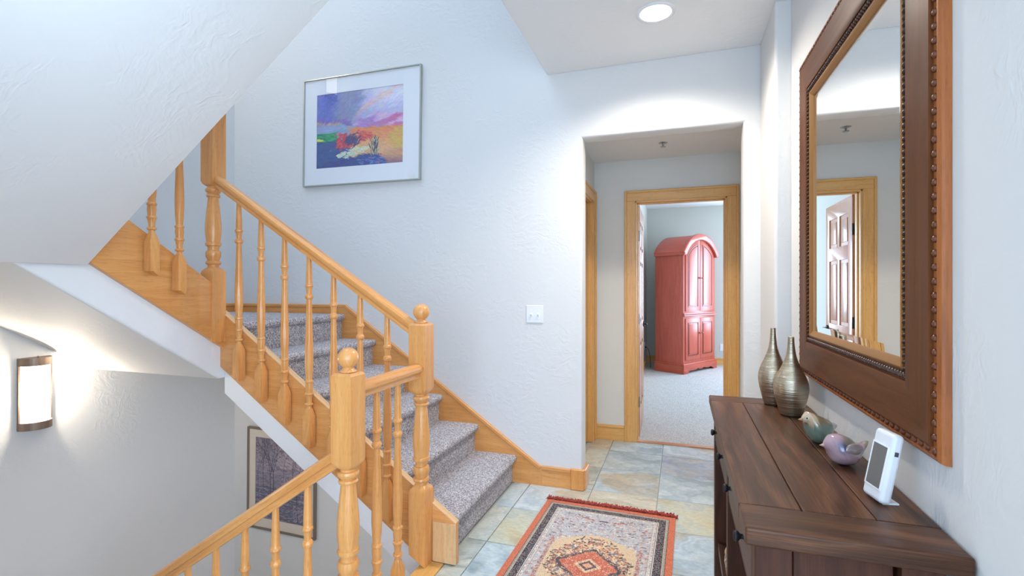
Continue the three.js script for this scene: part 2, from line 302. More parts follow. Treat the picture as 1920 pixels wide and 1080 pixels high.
function baseboard(name, label, x0, x1, pos, ry, h = 0.13, m = amber) {
  const g = structGroup(name, label, 'baseboard'); g.position.set(...pos); g.rotation.y = ry;
  mesh('board', bx(x0, x1, 0, h - 0.022, 0, 0.014, 0, 0.002), m, g); mesh('cap', bx(x0, x1, h - 0.024, h, 0, 0.020, 0, 0.006), m, g); return g;
}
baseboard('baseboard_hallway', 'short honey wood baseboard left of the bedroom doorway', -0.70, -0.441, [0, 0, HZ], 0);
baseboard('baseboard_bedroom', 'wood baseboard on the far bedroom wall', -0.54, 2.8, [0, 0, -9.0], 0, 0.12);
baseboard('baseboard_bedroom_side', 'wood baseboard behind the open bedroom door', 4.40, 8.98, [-0.54, 0, 0], Math.PI / 2, 0.12);
baseboard('baseboard_corner', 'baseboard on the wall return behind the console', -0.352, 0, [0.792, 0, WZ], 0, 0.13);
{
  const g = structGroup('baseboard_back', 'honey wood baseboard at the foot of the stair wall beside the opening', 'baseboard');
  const zf = WZ;
  mesh('board', bx(-0.86, -0.665, 0, 0.108, zf, zf + 0.015, 0, 0.002), honey, g);
  mesh('cap', bx(-0.86, -0.665, 0.106, 0.130, zf, zf + 0.021, 0, 0.006), honey, g);
  mesh('corner_block', bx(-0.665, -0.578, 0, 0.134, zf - 0.002, zf + 0.022, 1, 0.006), honey, g);
  mesh('return_board', bx(-0.592, -0.570, 0, 0.130, zf - 0.125, zf + 0.002, 2, 0.005), honey, g);
}
{ // sloped skirt board on the stair wall
  const g = structGroup('trim_4', 'sloping honey wood skirt board along the stair wall', 'skirt board');
  const yl = x => 0.129 - 0.684 * (x + 0.875);
  const x2 = -2.395;
  mesh('board', prism(poly([[-0.855, 0], [-0.855, 0.125], [-0.876, yl(-0.876)], [x2, yl(x2)], [-2.47, 1.152], [-2.47, 0.90], [x2, 0.86], [-1.6, 0.30], [-1.08, 0]]), WZ, WZ + 0.016, 0, 0), honey, g);
  const len = Math.hypot(x2 + 0.862, yl(x2) - yl(-0.862)), cap = bx(-len / 2, len / 2, -0.024, 0, 0, 0.023, 0, 0.006);
  const c = mesh('cap', cap, honey, g); c.position.set((x2 - 0.862) / 2, (yl(x2) + yl(-0.862)) / 2 + 0.004, WZ); c.rotation.z = -Math.atan(0.684);
  mesh('board', bx(LX, -2.471, 1.08, 1.1515, WZ, WZ + 0.016), honey, g); mesh('cap', bx(LX, x2 + 0.005, 1.150, 1.174, WZ, WZ + 0.022, 0, 0.006), honey, g);
  mesh('board', bx(LX, LX + 0.016, 1.08, 1.152, WZ, -2.06, 2), honey, g); mesh('cap', bx(LX, LX + 0.022, 1.150, 1.174, WZ, -2.06, 2, 0.006), honey, g);
}

// ------------------------------------------------------------------ stairs
const X1 = -1.03;                       // first nosing
const SZ = -2.10;                       // outer face of the wooden stringer
function stepShape(xn, y0, y1, run) {   // carpeted step rising to the left, nose at xn
  const s = new THREE.Shape(), r = 0.024, xr = xn - 0.030;
  s.moveTo(xr, y0); s.lineTo(xr, y1 - 0.052); s.quadraticCurveTo(xn - 0.004, y1 - 0.050, xn, y1 - 0.026);
  s.quadraticCurveTo(xn + 0.001, y1 - 0.002, xn - r, y1); s.lineTo(xn - run - 0.04, y1 - 0.001); s.lineTo(xn - run - 0.04, y0); s.closePath(); return s;
}
const stairs = thing('staircase', 'carpeted staircase rising past the framed landscape print to the landing', 'staircase');
for (let n = 1; n <= 6; n++) {
  const xn = X1 - (n - 1) * RUN;
  const st = mesh('step', prism(stepShape(xn, n === 1 ? 0.002 : (n - 1) * RISE - 0.03, n * RISE, n === 6 ? 0.0062 : RUN), WZ + 0.017, -2.136, 0, 0), carpet, stairs);
  if (n === 1) tag(st, 'lowest carpeted step');
}
{
  const top = x => -0.470 - SL * x, bot = x => -0.785 - SL * x, sof = x => -0.94 - SL * x;
  // wooden stringer, near side, with paler top edge
  mesh('stringer', prism(poly([[-2.452, bot(-2.452)], [-1.115, 0.004], [-0.992, 0.004], [-0.992, top(-0.992)], [-2.452, top(-2.452)]].map((p, i) => i === 1 ? [-1.174, 0.004] : p)), -2.136, SZ, 0.002, 0), honey, stairs);
  const L = Math.hypot(1.46, 1.46 * SL), cp = mesh('stringer_cap', bx(-L / 2, L / 2, 0, 0.004, -0.019, 0.019, 0, 0.002), paleWood, stairs);
  cp.position.set((-2.452 - 0.992) / 2, top((-2.452 - 0.992) / 2) - 0.001, (SZ - 2.136) / 2); cp.rotation.z = -Math.atan(SL);
  mesh('stringer_end', bx(-1.108, -0.9885, 0.005, top(-0.992) - 0.002, SZ - 0.001, SZ + 0.006, 1, 0.002), paleWood, stairs).visible = true;
  // plastered side and soffit
  mesh('plaster_side', prism(poly([[-2.445, sof(-2.445)], [-1.13, sof(-1.13)], [-1.13, 0.0], [-2.445, 0.86]]), WZ + 0.002, -2.124, 0.008, 0, 3, false), whitePaint, stairs);
}
// landing and the short flight rising toward the viewer
const flight2 = thing('stair_landing', 'carpeted stair landing and short upper flight with white plastered underside', 'landing');
mesh('landing_carpet', bx(LX + 0.02, -2.4465, 1.04, 1.104, WZ + 0.02, -2.03, 0, 0, false), carpet, flight2);
const topZ = z => 1.62 + SL * (z + 1.591), botZ = z => 1.235 + SL * (z + 1.70), sofZ = z => 1.055 + SL * (z + 1.7);
const zy = (pts, x0, x1, b, grain = 0, vary = true) => { const g = prism(poly(pts.map(([z, y]) => [-z, y])), 0, x1 - x0, b, grain, 3, vary); g.rotateY(Math.PI / 2); g.translate(x0, 0, 0); return g; };
{
  mesh('plaster_side', zy([[WZ + 0.02, 0.79], [-2.095, 0.79], [-1.187, 1.40], [-0.46, 1.40], [-0.46, 1.60], [-1.50, 1.60], [-2.04, 1.03], [WZ + 0.02, 1.03]], LX + 0.002, -2.446, 0.014, 0, false), whitePaint, flight2);
  for (let n = 1; n <= 3; n++) {
    const zn = -2.05 + (n - 1) * RUN, y1 = 1.104 + n * RISE;
    mesh('step', bx(LX + 0.018, -2.448, y1 - RISE - 0.02, y1, zn, n === 3 ? -0.47 : zn + RUN + 0.02, 0, 0.015), carpet, flight2);
  }
  mesh('stringer', zy([[-2.11, botZ(-2.11)], [-1.44, botZ(-1.44)], [-1.44, topZ(-1.44)], [-2.11, topZ(-2.11)]], -2.448, -2.418, 0.002), honey, flight2);
}
{ // next flight above, seen only from below as a sloping soffit
  const f3 = thing('stair_soffit', 'large white sloping plaster underside of the flight overhead', 'soffit');
  const sy = x => 1.40 + 0.717 * (x + 2.42);
  mesh('soffit', prism(poly([[-2.42, sy(-2.42)], [WELLX - 0.001, sy(WELLX)], [WELLX - 0.001, 2.92], [-1.0, 2.92], [-2.42, 1.85]]), -1.43, -0.452, 0.006, 0, 2, false), whitePaint, f3);
  for (let n = 1; n <= 5; n++) mesh('step', bx(-2.40 + (n - 1) * RUN, -2.40 + n * RUN + 0.02, 1.657 + (n - 1) * RISE, 1.657 + n * RISE, -1.40, -0.47, 2, 0.012), carpet, f3);
}
{ // flight leading down
  const f0 = thing('lower_flight', 'carpeted flight descending below the lower handrail', 'staircase');
  mesh('plaster_side', prism(poly([[-1.15, -0.24], [-1.15, -0.06], [-2.42, -0.06 - 1.27 * SL], [LX + 0.02, -0.06 - 1.27 * SL], [LX + 0.02, -1.35], [-2.55, -1.35]]), -1.46, -0.452, 0, 0, 2, false), whitePaint, f0);
  for (let n = 1; n <= 5; n++) mesh('step', bx(-1.15 - n * RUN, -1.15 - (n - 1) * RUN + 0.02, -n * RISE - 0.06, -n * RISE, -1.46, -0.46, 2, 0.012), carpet, f0);
}

// ------------------------------------------------------------------ railings
function balusterRings(L) {            // foot at 0, top at L
  const b = 0.0222;      // shaft between the lower and upper turnings
  const lo = [[0, b - 0.003, 1], [0.006, b, 1], [0.146, b, 1], [0.166, b * 0.80, 0.85], [0.182, 0.0145, 0.35], [0.190, 0.0118, 0], [0.202, 0.0112, 0], [0.2045, 0.0172, 0], [0.210, 0.0190, 0], [0.2155, 0.0172, 0], [0.218, 0.0122, 0], [0.236, 0.0132, 0], [0.256, 0.0168, 0], [0.259, 0.0195, 0], [0.265, 0.0200, 0], [0.269, 0.0180, 0], [0.271, 0.0148, 0], [0.300, 0.0178, 0], [0.320, 0.0165, 0], [0.3225, 0.0192, 0], [0.329, 0.0196, 0], [0.333, 0.0175, 0], [0.337, 0.0140, 0]];
  const y0 = 0.337, y1 = L - 0.235;    // tapering shaft
  const sh = [[0.10, 0.0172], [0.22, 0.0190], [0.34, 0.0190], [0.5, 0.0172], [0.7, 0.0146], [0.88, 0.0128], [1, 0.0122]].map(([t, r]) => [y0 + t * (y1 - y0), r, 0]);
  const up = [[0.003, 0.0165], [0.009, 0.0185], [0.018, 0.0185], [0.024, 0.0150], [0.028, 0.0118], [0.052, 0.0128], [0.064, 0.0160], [0.0665, 0.0186], [0.074, 0.0184], [0.078, 0.0150], [0.082, 0.0138], [0.10, 0.0146], [0.15, 0.0130], [0.235, 0.0108]].map(([d, r]) => [y1 + d, r, 0]);
  return [...lo, ...sh, ...up].map(([y, r, q]) => [y, q > 0.5 ? r : r * 1.09, q]);
}
const railHalf = [[0.0165, -0.031], [0.0165, -0.022], [0.0150, -0.018], [0.0155, -0.012], [0.0205, -0.0065], [0.0290, -0.0045], [0.0315, 0.000], [0.0322, 0.008], [0.0300, 0.017], [0.0235, 0.0245], [0.0125, 0.0295]];
const railShape = poly([...railHalf, ...railHalf.map(([x, y]) => [-x, y]).reverse()]);
function railGeo(a, b) {               // swept from point a to b
  const A = new THREE.Vector3(...a), B = new THREE.Vector3(...b), d = B.clone().sub(A), L = d.length();
  const g0 = new THREE.ExtrudeGeometry(railShape, { depth: L, bevelEnabled: false }); const g = boxUV(toCreasedNormals(g0, 0.42), 2);
  const z = d.normalize(), x = new THREE.Vector3(0, 1, 0).cross(z).normalize(), y = z.clone().cross(x);
  g.applyMatrix4(new THREE.Matrix4().makeBasis(x, y, z).setPosition(A)); return g;
}
function newelRings(yFoot, yLow, yHigh, yTop) {
  const w = 0.043, H = yHigh - yLow, T = t => yLow + t * H;
  const mid = [[0.025, 0.037, 0.35], [0.045, 0.0285, 0], [0.070, 0.0275, 0], [0.074, 0.035, 0], [0.090, 0.0385, 0], [0.110, 0.0365, 0], [0.115, 0.0290, 0], [0.135, 0.0310, 0], [0.165, 0.0375, 0], [0.205, 0.0385, 0], [0.228, 0.0350, 0], [0.233, 0.0290, 0], [0.262, 0.0282, 0], [0.285, 0.0315, 0], [0.290, 0.0385, 0], [0.305, 0.0400, 0], [0.322, 0.0380, 0], [0.327, 0.0335, 0], [0.40, 0.0385, 0], [0.47, 0.0405, 0], [0.55, 0.0395, 0], [0.66, 0.0350, 0], [0.78, 0.0295, 0], [0.845, 0.0270, 0], [0.850, 0.0325, 0], [0.866, 0.0355, 0], [0.880, 0.0325, 0], [0.885, 0.0275, 0], [0.897, 0.0300, 0], [0.910, 0.0370, 0], [0.930, 0.0395, 0], [0.948, 0.0365, 0], [0.953, 0.0285, 0], [0.968, 0.0290, 0], [0.982, 0.036, 0.45]];
  return [[yFoot, w - 0.001, 1], [yFoot + 0.09, w, 1], [yLow - 0.012, w, 1], [yLow, w - 0.002, 0.86], ...mid.map(([t, r, q]) => [T(t), r, q]), [yHigh, w - 0.003, 0.8], [yHigh + 0.014, w, 1], [yTop - 0.010, w, 1], [yTop, w - 0.010, 1]];
}
function newel(parent, x, z, yFoot, yLow, yHigh, yTop, cutX, cutZ, label) {
  const n = mesh('newel_post', turned(newelRings(yFoot, yLow, yHigh, yTop), cutX, cutZ, 32), honey, parent); n.position.set(x, 0, z); if (label) tag(n, label);
  const pts = [[0.001, 0], [0.031, 0], [0.032, 0.004], [0.027, 0.008], [0.021, 0.013], [0.020, 0.018]];
  for (let i = 0; i <= 20; i++) { const a = -1.05 + (i / 20) * (Math.PI / 2 + 1.05); pts.push([Math.max(0.0005, 0.0385 * Math.cos(a)), 0.0515 + 0.0385 * Math.sin(a)]); }
  const f = mesh('ball_finial', boxUV(lathe(pts, 32), 1), honey, n); f.position.y = yTop;
  return n;
}
const rail1 = x => 1.893 - 0.637 * (x + 2.42);
{
  const r = thing('stair_railing', 'honey wood railing climbing the carpeted stairs between two tall newel posts', 'railing');
  const z = -2.062;
  newel(r, -2.452, z, 1.03, 1.395, 1.876, 2.34, -SL, 0, 'tall newel post at the landing');
  newel(r, -1.155, -2.07, 0.028, 0.356, 0.815, 1.135, -0.63, 0, 'newel post with ball at the foot of the stairs');
  mesh('handrail', railGeo([-2.42, rail1(-2.42), z], [-1.19, rail1(-1.19), z]), honey, r);
  for (const x of [-2.276, -2.121, -1.964, -1.806, -1.654, -1.496, -1.341]) {
    const yb = -0.785 - SL * x + 0.065, b = mesh('baluster', turned(balusterRings(rail1(x) - 0.025 - yb), -SL, 0), honey, r); b.position.set(x, yb, SZ + 0.030);
  }
}
{
  const r = thing('stair_railing', 'wooden balusters and rail of the upper flight tucked under the white soffit', 'railing');
  for (const z of [-1.817, -1.679]) {
    const yb = botZ(z) + 0.125, b = mesh('baluster', turned(balusterRings(1.0), 0, SL), honey, r); b.position.set(-2.388, yb, z);
  }
  mesh('handrail', railGeo([-2.40, 2.20, -2.00], [-2.40, 2.20 + 0.56 * SL, -1.44]), honey, r);
}
{
  const r = thing('stair_railing', 'short level railing with ball-topped newel at the stairwell edge', 'railing');
  newel(r, -1.150, -1.52, -0.16, 0.20, 0.655, 0.992, 0, 0, 'nearest newel post with ball');
  mesh('handrail', railGeo([-1.152, 0.917, -1.55], [-1.152, 0.917, -2.026]), honey, r);
  for (const z of [-1.712, -1.868]) { const b = mesh('baluster', turned(balusterRings(0.955)), honey, r); b.position.set(-1.158, -0.066, z); }
}
{
  const r = thing('stair_railing', 'handrail and balusters descending below the near newel post', 'railing');
  const y = x => 0.652 + 0.679 * (x + 1.228), z = -1.52;
  mesh('handrail', railGeo([-1.1945, y(-1.1945), z], [-2.40, y(-2.40), z]), honey, r);
  for (const x of [-1.333, -1.486, -1.640, -1.793, -1.948, -2.10, -2.256]) { const b = mesh('baluster', turned(balusterRings(0.94), SL, 0), honey, r); b.position.set(x, y(x) - 0.965, z); }
}

// ------------------------------------------------------------------ lamps
{
  const l = thing('recessed_light', 'bright round recessed light in the hall ceiling', 'light', [-0.115, CEIL, -2.61]);
  mesh('trim_ring', lathe([[0.078, 0.0], [0.078, -0.004], [0.086, -0.007], [0.096, -0.004], [0.097, 0.001]], 48), whitePlastic, l);
  mesh('light_lens', new THREE.CylinderGeometry(0.079, 0.079, 0.003, 48).translate(0, -0.0018, 0), std({ color: 0xffffff, emissive: new THREE.Color(1, 0.97, 0.92), emissiveIntensity: 3.0, roughness: 0.5 }), l);
  const s = new THREE.SpotLight(new THREE.Color(1, 0.90, 0.78), 14, 0, 1.32, 0.9); s.position.set(-0.115, CEIL - 0.012, -2.61); s.target.position.set(-0.115, 0, -2.61); s.castShadow = true; s.shadow.radius = 3; scene.add(s, s.target);
}
function sconce(pos, label, power) {
  const s = thing('wall_sconce', label, 'sconce', pos, Math.PI / 2);     // local z away from the wall
  const half = (r, y0, y1, t) => { const sh = new THREE.Shape(); sh.absarc(0, 0, r, 0, Math.PI, false); sh.closePath(); const g = new THREE.ExtrudeGeometry(sh, { depth: y1 - y0, bevelEnabled: false, curveSegments: 28 }); g.rotateX(Math.PI / 2); g.scale(1, 1, 1); g.translate(0, y1, 0); return toCreasedNormals(g, 0.6); };
  const bronze = std({ color: 0x8d7a6c, roughness: 0.42, metalness: 0.6 });
  mesh('backplate', bx(-0.078, 0.078, -0.205, 0.205, 0, 0.008, 1, 0.002), bronze, s);
  mesh('top_cap', half(0.078, 0.160, 0.203), bronze, s); mesh('bottom_cap', half(0.078, -0.203, -0.160), bronze, s);
  mesh('glass_shade', half(0.071, -0.160, 0.160), std({ color: 0xffffff, emissive: new THREE.Color(1, 0.94, 0.84), emissiveIntensity: 1.9, roughness: 0.4 }), s);
  const f = mesh('finial', new THREE.SphereGeometry(0.006, 12, 8).translate(0, 0.207, 0.04), bronze, s);
  mesh('side_rail', bx(-0.079, -0.071, -0.16, 0.16, 0.006, 0.016), bronze, s); mesh('side_rail', bx(0.071, 0.079, -0.16, 0.16, 0.006, 0.016), bronze, s);
  const p = new THREE.PointLight(new THREE.Color(1, 0.86, 0.68), power); p.position.set(pos[0] + 0.045, pos[1], pos[2]); p.castShadow = true; p.shadow.radius = 1.2; scene.add(p);
}
sconce([LX, 0.70, -1.80], 'lit half-round wall sconce with bronze caps beside the stairwell', 1.15);
sconce([LX, 3.50, -1.93], 'matching lit half-round sconce one storey up the stairwell', 1.15);
{ // globe lamp of the storey below
  const g = thing('globe_lamp', 'white globe ceiling lamp in the storey below', 'lamp', [-0.45, -0.24, -2.55]);
  mesh('ceiling_plate', new THREE.CylinderGeometry(0.07, 0.07, 0.02, 24).translate(0, -0.01, 0), whitePlastic, g);
  mesh('lamp_globe', new THREE.SphereGeometry(0.12, 24, 16).translate(0, -0.135, 0), std({ color: 0xffffff, emissive: new THREE.Color(1, 0.92, 0.82), emissiveIntensity: 2.5, roughness: 0.4 }), g);
  const p = new THREE.PointLight(new THREE.Color(1, 0.91, 0.85), 3.0); p.position.set(-0.45, -0.375, -2.55); p.castShadow = true; p.shadow.radius = 5; scene.add(p);
}
{
  const s = thing('sprinkler_head', 'small chrome sprinkler head on the hallway ceiling', 'sprinkler', [-0.116, HCEIL, -3.84]);
  const ch = std({ color: 0xb8bcc0, metalness: 0.9, roughness: 0.3 });
  mesh('escutcheon', lathe([[0.001, -0.004], [0.018, -0.006], [0.034, 0.0]], 24), ch, s); mesh('deflector', lathe([[0.001, -0.030], [0.020, -0.031], [0.020, -0.028], [0.006, -0.026], [0.006, -0.002]], 20), ch, s);
}

// ------------------------------------------------------------------ framed print on the stair wall
const painting = canvasTex(768, 640, (g, W, H) => {
  const R = mulberry(91), base = (u0, v0) => {
    const u = u0 + (fbm(u0 * 6, v0 * 9, 64, 64, 3, 700) - 0.5) * 0.16, v = v0 + (fbm(u0 * 7 + 20, v0 * 7, 64, 64, 4, 720) - 0.5) * 0.13, pale = fbm(u0 * 5 + 9, v0 * 16 + u0 * 6, 64, 64, 3, 740);
    let c = mix3([104, 118, 196], [186, 186, 220], sstep(0.15, 0.75, u + 0.1 * v));
    c = mix3(c, [128, 140, 176], sstep(0.22, 0.05, Math.abs(u - 0.38 + (v - 0.2) * 0.3)) * 0.8);
    c = mix3(c, [226, 224, 240], sstep(0.5, 0.8, u) * sstep(0.34, 0.1, v) * 0.9);
    c = mix3(c, [232, 190, 188], sstep(0.07, 0.0, Math.abs(v - 0.34 + (u - 0.45) * 0.7)) * sstep(0.4, 0.5, u) * 0.7);
    const hill = 0.47 - 0.16 * Math.sin(clamp((u - 0.36) / 0.64) * 2.4); const left = 0.40 + 0.1 * u;
    if (u > 0.36 && v > hill) c = mix3(c, mix3(mix3([168, 130, 196], [208, 104, 164], sstep(0.6, 0.9, u)), [222, 206, 232], sstep(0.46, 0.66, pale) * 0.75), 0.85);
    if (u < 0.42 && v > left - 0.07) c = mix3(c, [124, 100, 190], 0.7);
    if (u < 0.42 && v > left) c = mix3(c, [226, 206, 110], sstep(0.05, 0, v - left) * 0.9);
    if (v > 0.44 + 0.04 * u && u < 0.5) c = [148, 166, 206];
    if (v > 0.49 + 0.1 * Math.abs(u - 0.5)) c = u > 0.4 ? mix3([226, 140, 92], [222, 176, 130], sstep(0.5, 0.8, v)) : [138, 160, 198];
    if (u > 0.86 && v > 0.55 && v < 0.8) c = mix3(c, [206, 180, 90], 0.7);
    if (v > 0.55 && u < 0.26) c = mix3([38, 150, 104], [40, 90, 130], sstep(0.62, 0.72, v));
    if (v > 0.68 - 0.02 * u && u < 0.42) c = mix3([44, 84, 138], [58, 86, 150], v);
    if (v > 0.92 - 0.06 * u && u < 0.86) c = [56, 74, 140];
    if (u > 0.8 && v > 0.8) c = mix3([206, 160, 120], [150, 110, 130], sstep(0.85, 1, v));
    return c;
  };
  const stroke = (x, y, len, wid, ang, c, a) => { g.save(); g.translate(x * W, y * H); g.rotate(ang); g.globalAlpha = a; g.fillStyle = `rgb(${c.map(q => Math.round(clamp(q, 0, 255))).join(',')})`; g.beginPath(); g.ellipse(0, 0, len * W, wid * W, 0, 0, 7); g.fill(); g.restore(); };
  g.fillStyle = '#9fa6cc'; g.fillRect(0, 0, W, H);
  for (let i = 0; i < 9000; i++) {
    const u = R(), v = R(), c = base(u, v), big = i < 2500, j = 26;
    const ang = v < 0.42 ? -0.6 + R() * 0.5 + (u < 0.4 ? -0.4 : 0) : (u > 0.4 ? 0.15 + R() * 0.4 : -0.2 + R() * 0.3);
    stroke(u, v, (big ? 0.045 : 0.02) * (0.5 + R()), (big ? 0.014 : 0.005) * (0.5 + R()), ang, c.map(q => q + (R() - 0.5) * j * 1.6), big ? 0.7 : 0.5);
  }
  const gs2 = () => (R() + R() + R()) / 3;
  const blob = (n, fu, fv, cs, l, w, a0, a1, al = 0.8) => { for (let i = 0; i < n; i++) stroke(fu(), fv(), l * (0.5 + R()), w * (0.5 + R()), a0 + R() * (a1 - a0), cs[Math.floor(R() * cs.length)], al); };
  blob(120, () => R() * 0.22, () => 0.54 + R() * 0.10, [[30, 150, 96], [60, 178, 110], [20, 120, 110]], 0.03, 0.006, -0.2, 0.3);
  blob(30, () => R() * 0.08, () => 0.60 + R() * 0.03, [[226, 226, 90]], 0.02, 0.003, -0.1, 0.2);
  blob(220, () => 0.20 + gs2() * 0.26, () => 0.53 + gs2() * 0.26, [[206, 60, 70], [222, 92, 92], [180, 60, 100]], 0.022, 0.008, -1, -0.3);
  blob(160, () => 0.40 + gs2() * 0.32, () => 0.51 + gs2() * 0.20, [[214, 76, 76], [226, 120, 90], [190, 70, 96]], 0.022, 0.006, 0, 0.6);
  blob(90, () => 0.32 + gs2() * 0.22, () => 0.56 + gs2() * 0.20, [[60, 56, 110], [80, 70, 120]], 0.03, 0.006, -1, -0.4);
  for (let i = 0; i < 240; i++) { const u = 0.25 + R() * 0.36; stroke(u, 0.84 - (u - 0.25) * 0.22 + (gs2() - 0.4) * 0.17 * Math.sin((u - 0.22) / 0.42 * 3.1), 0.018 * (0.3 + R()), 0.005, -0.6 + R() * 1.0, [[206, 222, 216], [226, 226, 150], [180, 206, 214]][i % 3], 0.85); }
  for (let i = 0; i < 120; i++) { const a = (R() - 0.5) * 1.3; stroke(0.68 + Math.sin(a) * 0.08 * R() * 1.4, 0.86 - Math.cos(a) * 0.22 * R(), 0.03, 0.003, -Math.PI / 2 + a * 0.7, [[44, 44, 96], [62, 60, 110], [196, 190, 120], [40, 80, 120], [200, 210, 160]][i % 5], 0.9); }
  blob(60, () => 0.5 + R() * 0.3, () => 0.90 + R() * 0.08, [[60, 100, 190], [150, 110, 150], [90, 150, 200]], 0.02, 0.005, -0.3, 0.5);
});
const glassPane = phys({ color: 0xffffff, transmission: 1, roughness: 0.0, thickness: 0, ior: 1.5 });
function framed(name, label, x0, x1, y0, y1, z, ins, tex, frameMat, matColor, fw, tilt = 0) {
  const g = thing(name, label, 'picture', [(x0 + x1) / 2, (y0 + y1) / 2, z]); g.rotation.z = tilt; const w = x1 - x0, h = y1 - y0;
  const F = (a, b, c, d, gr) => mesh('frame_rail', bx(a, b, c, d, 0.001, 0.026, gr, 0.002), frameMat, g);
  F(-w / 2, w / 2, h / 2 - fw, h / 2, 0); F(-w / 2, w / 2, -h / 2, -h / 2 + fw, 0); F(-w / 2, -w / 2 + fw, -h / 2 + fw, h / 2 - fw, 1); F(w / 2 - fw, w / 2, -h / 2 + fw, h / 2 - fw, 1);
  const ix0 = -w / 2 + ins[0] * w, ix1 = w / 2 - ins[1] * w, iy1 = h / 2 - ins[2] * h, iy0 = -h / 2 + ins[3] * h;
  const s = poly([[-w / 2 + fw, -h / 2 + fw], [w / 2 - fw, -h / 2 + fw], [w / 2 - fw, h / 2 - fw], [-w / 2 + fw, h / 2 - fw]]);
  s.holes.push(new THREE.Path([[ix0, iy0], [ix0, iy1], [ix1, iy1], [ix1, iy0]].map(p => new THREE.Vector2(...p))));
  mesh('mat_board', prism(s, 0.012, 0.0155), std({ color: matColor, roughness: 0.9 }), g);
  const pg = new THREE.PlaneGeometry(ix1 - ix0 + 0.004, iy1 - iy0 + 0.004); pg.translate((ix0 + ix1) / 2, (iy0 + iy1) / 2, 0.0118);
  mesh('print', pg, std({ map: tex, roughness: 0.8 }), g);
  mesh('glazing', bx(-w / 2 + fw, w / 2 - fw, -h / 2 + fw, h / 2 - fw, 0.0195, 0.0205), glassPane, g);
  return g;
}
framed('landscape_print', 'large framed abstract landscape print with wide white mat above the stairs', -2.785, -1.752, 2.082, 2.912, WZ, [0.118, 0.142, 0.152, 0.165], painting, std({ color: 0xb9bdb6, roughness: 0.35, metalness: 0.7 }), 0xe6eaf0, 0.010, -0.012);
const forest = canvasTex(512, 640, (g, W, H) => {
  const R = mulberry(17); g.fillStyle = '#8f859c'; g.fillRect(0, 0, W, H);
  const el = (x, y, a, b, r, c, al) => { g.save(); g.globalAlpha = al; g.translate(x, y); g.rotate(r); g.fillStyle = c; g.beginPath(); g.ellipse(0, 0, a, b, 0, 0, 7); g.fill(); g.restore(); };
  const pick = a => a[Math.floor(R() * a.length)];
  for (let i = 0; i < 2600; i++) {
    const y = R() * H, t = y / H, cs = t < 0.42 ? ['#94808e', '#a8949c', '#776a7c', '#b7a3a6', '#625a70'] : t < 0.6 ? ['#686678', '#857684', '#56536a', '#94808c'] : ['#40425a', '#535a74', '#343348', '#646a80', '#4a4458'];
    el(R() * W, y, 6 + R() * 22, 2 + R() * 4, (R() - 0.5) * 0.8, pick(cs), 0.55);
  }
  for (let i = 0; i < 200; i++) el(W * (0.45 + R() * 0.5), H * (0.10 + R() * 0.25), 8 + R() * 20, 3 + R() * 4, 0.5, pick(['#c7b8bd', '#b9a7b2']), 0.6);
  for (let i = 0; i < 60; i++) el(W * (0.55 + R() * 0.12), H * (0.47 + R() * 0.09), 4 + R() * 8, 2, R() * 3, pick(['#d6c6cc', '#7c4a5c', '#c0a0a8']), 0.8);
  for (let i = 0; i < 120; i++) el(W * (0.78 + R() * 0.18), H * (0.78 + R() * 0.2), 4 + R() * 10, 2 + R() * 2, -1 + R(), pick(['#a898ac', '#c0aebc', '#8c8098']), 0.6);
  const branch = (x, y, len, ang, w, d) => {
    const x2 = x + Math.cos(ang) * len, y2 = y + Math.sin(ang) * len; g.strokeStyle = d > 2 ? '#1e1a2a' : '#2e2638'; g.globalAlpha = 0.85; g.lineWidth = w; g.beginPath(); g.moveTo(x, y); g.lineTo(x2, y2); g.stroke();
    if (d > 0) { const n = 2 + (R() < 0.5 ? 1 : 0); for (let i = 0; i < n; i++) branch(x2, y2, len * (0.6 + R() * 0.25), ang + (R() - 0.5) * 1.3, Math.max(1, w * 0.66), d - 1); }
  };
  for (const [x, b, l, w] of [[0.17, 0.62, 120, 5], [0.32, 0.70, 150, 6], [0.38, 0.66, 160, 7], [0.06, 0.6, 110, 4], [0.85, 0.75, 170, 6], [0.75, 0.6, 110, 4], [0.58, 0.5, 90, 3]]) { branch(W * x, H * b, l, -Math.PI / 2 + (R() - 0.5) * 0.1, w, 5); g.lineWidth = w * 0.8; g.beginPath(); g.moveTo(W * x, H * b); g.lineTo(W * x + 8, H * (b + 0.22)); g.stroke(); }
  g.globalAlpha = 0.6; g.strokeStyle = '#d0c6d4'; g.lineWidth = 3; for (const y of [0.415, 0.63, 0.70]) { g.beginPath(); g.moveTo(0, H * y); g.lineTo(W, H * (y + 0.02)); g.stroke(); }
  g.globalAlpha = 1; g.strokeStyle = '#8a5a58'; g.lineWidth = 8; g.strokeRect(0, 0, W, H);
});
framed('forest_print', 'framed purple-grey woodland print on the lower stairwell wall', -3.352, -2.672, -0.655, 0.165, WZ, [0.115, 0.165, 0.095, 0.110], forest, std({ color: 0x85796a, roughness: 0.35, metalness: 0.4 }), 0xe2d6c6, 0.016, -0.01);

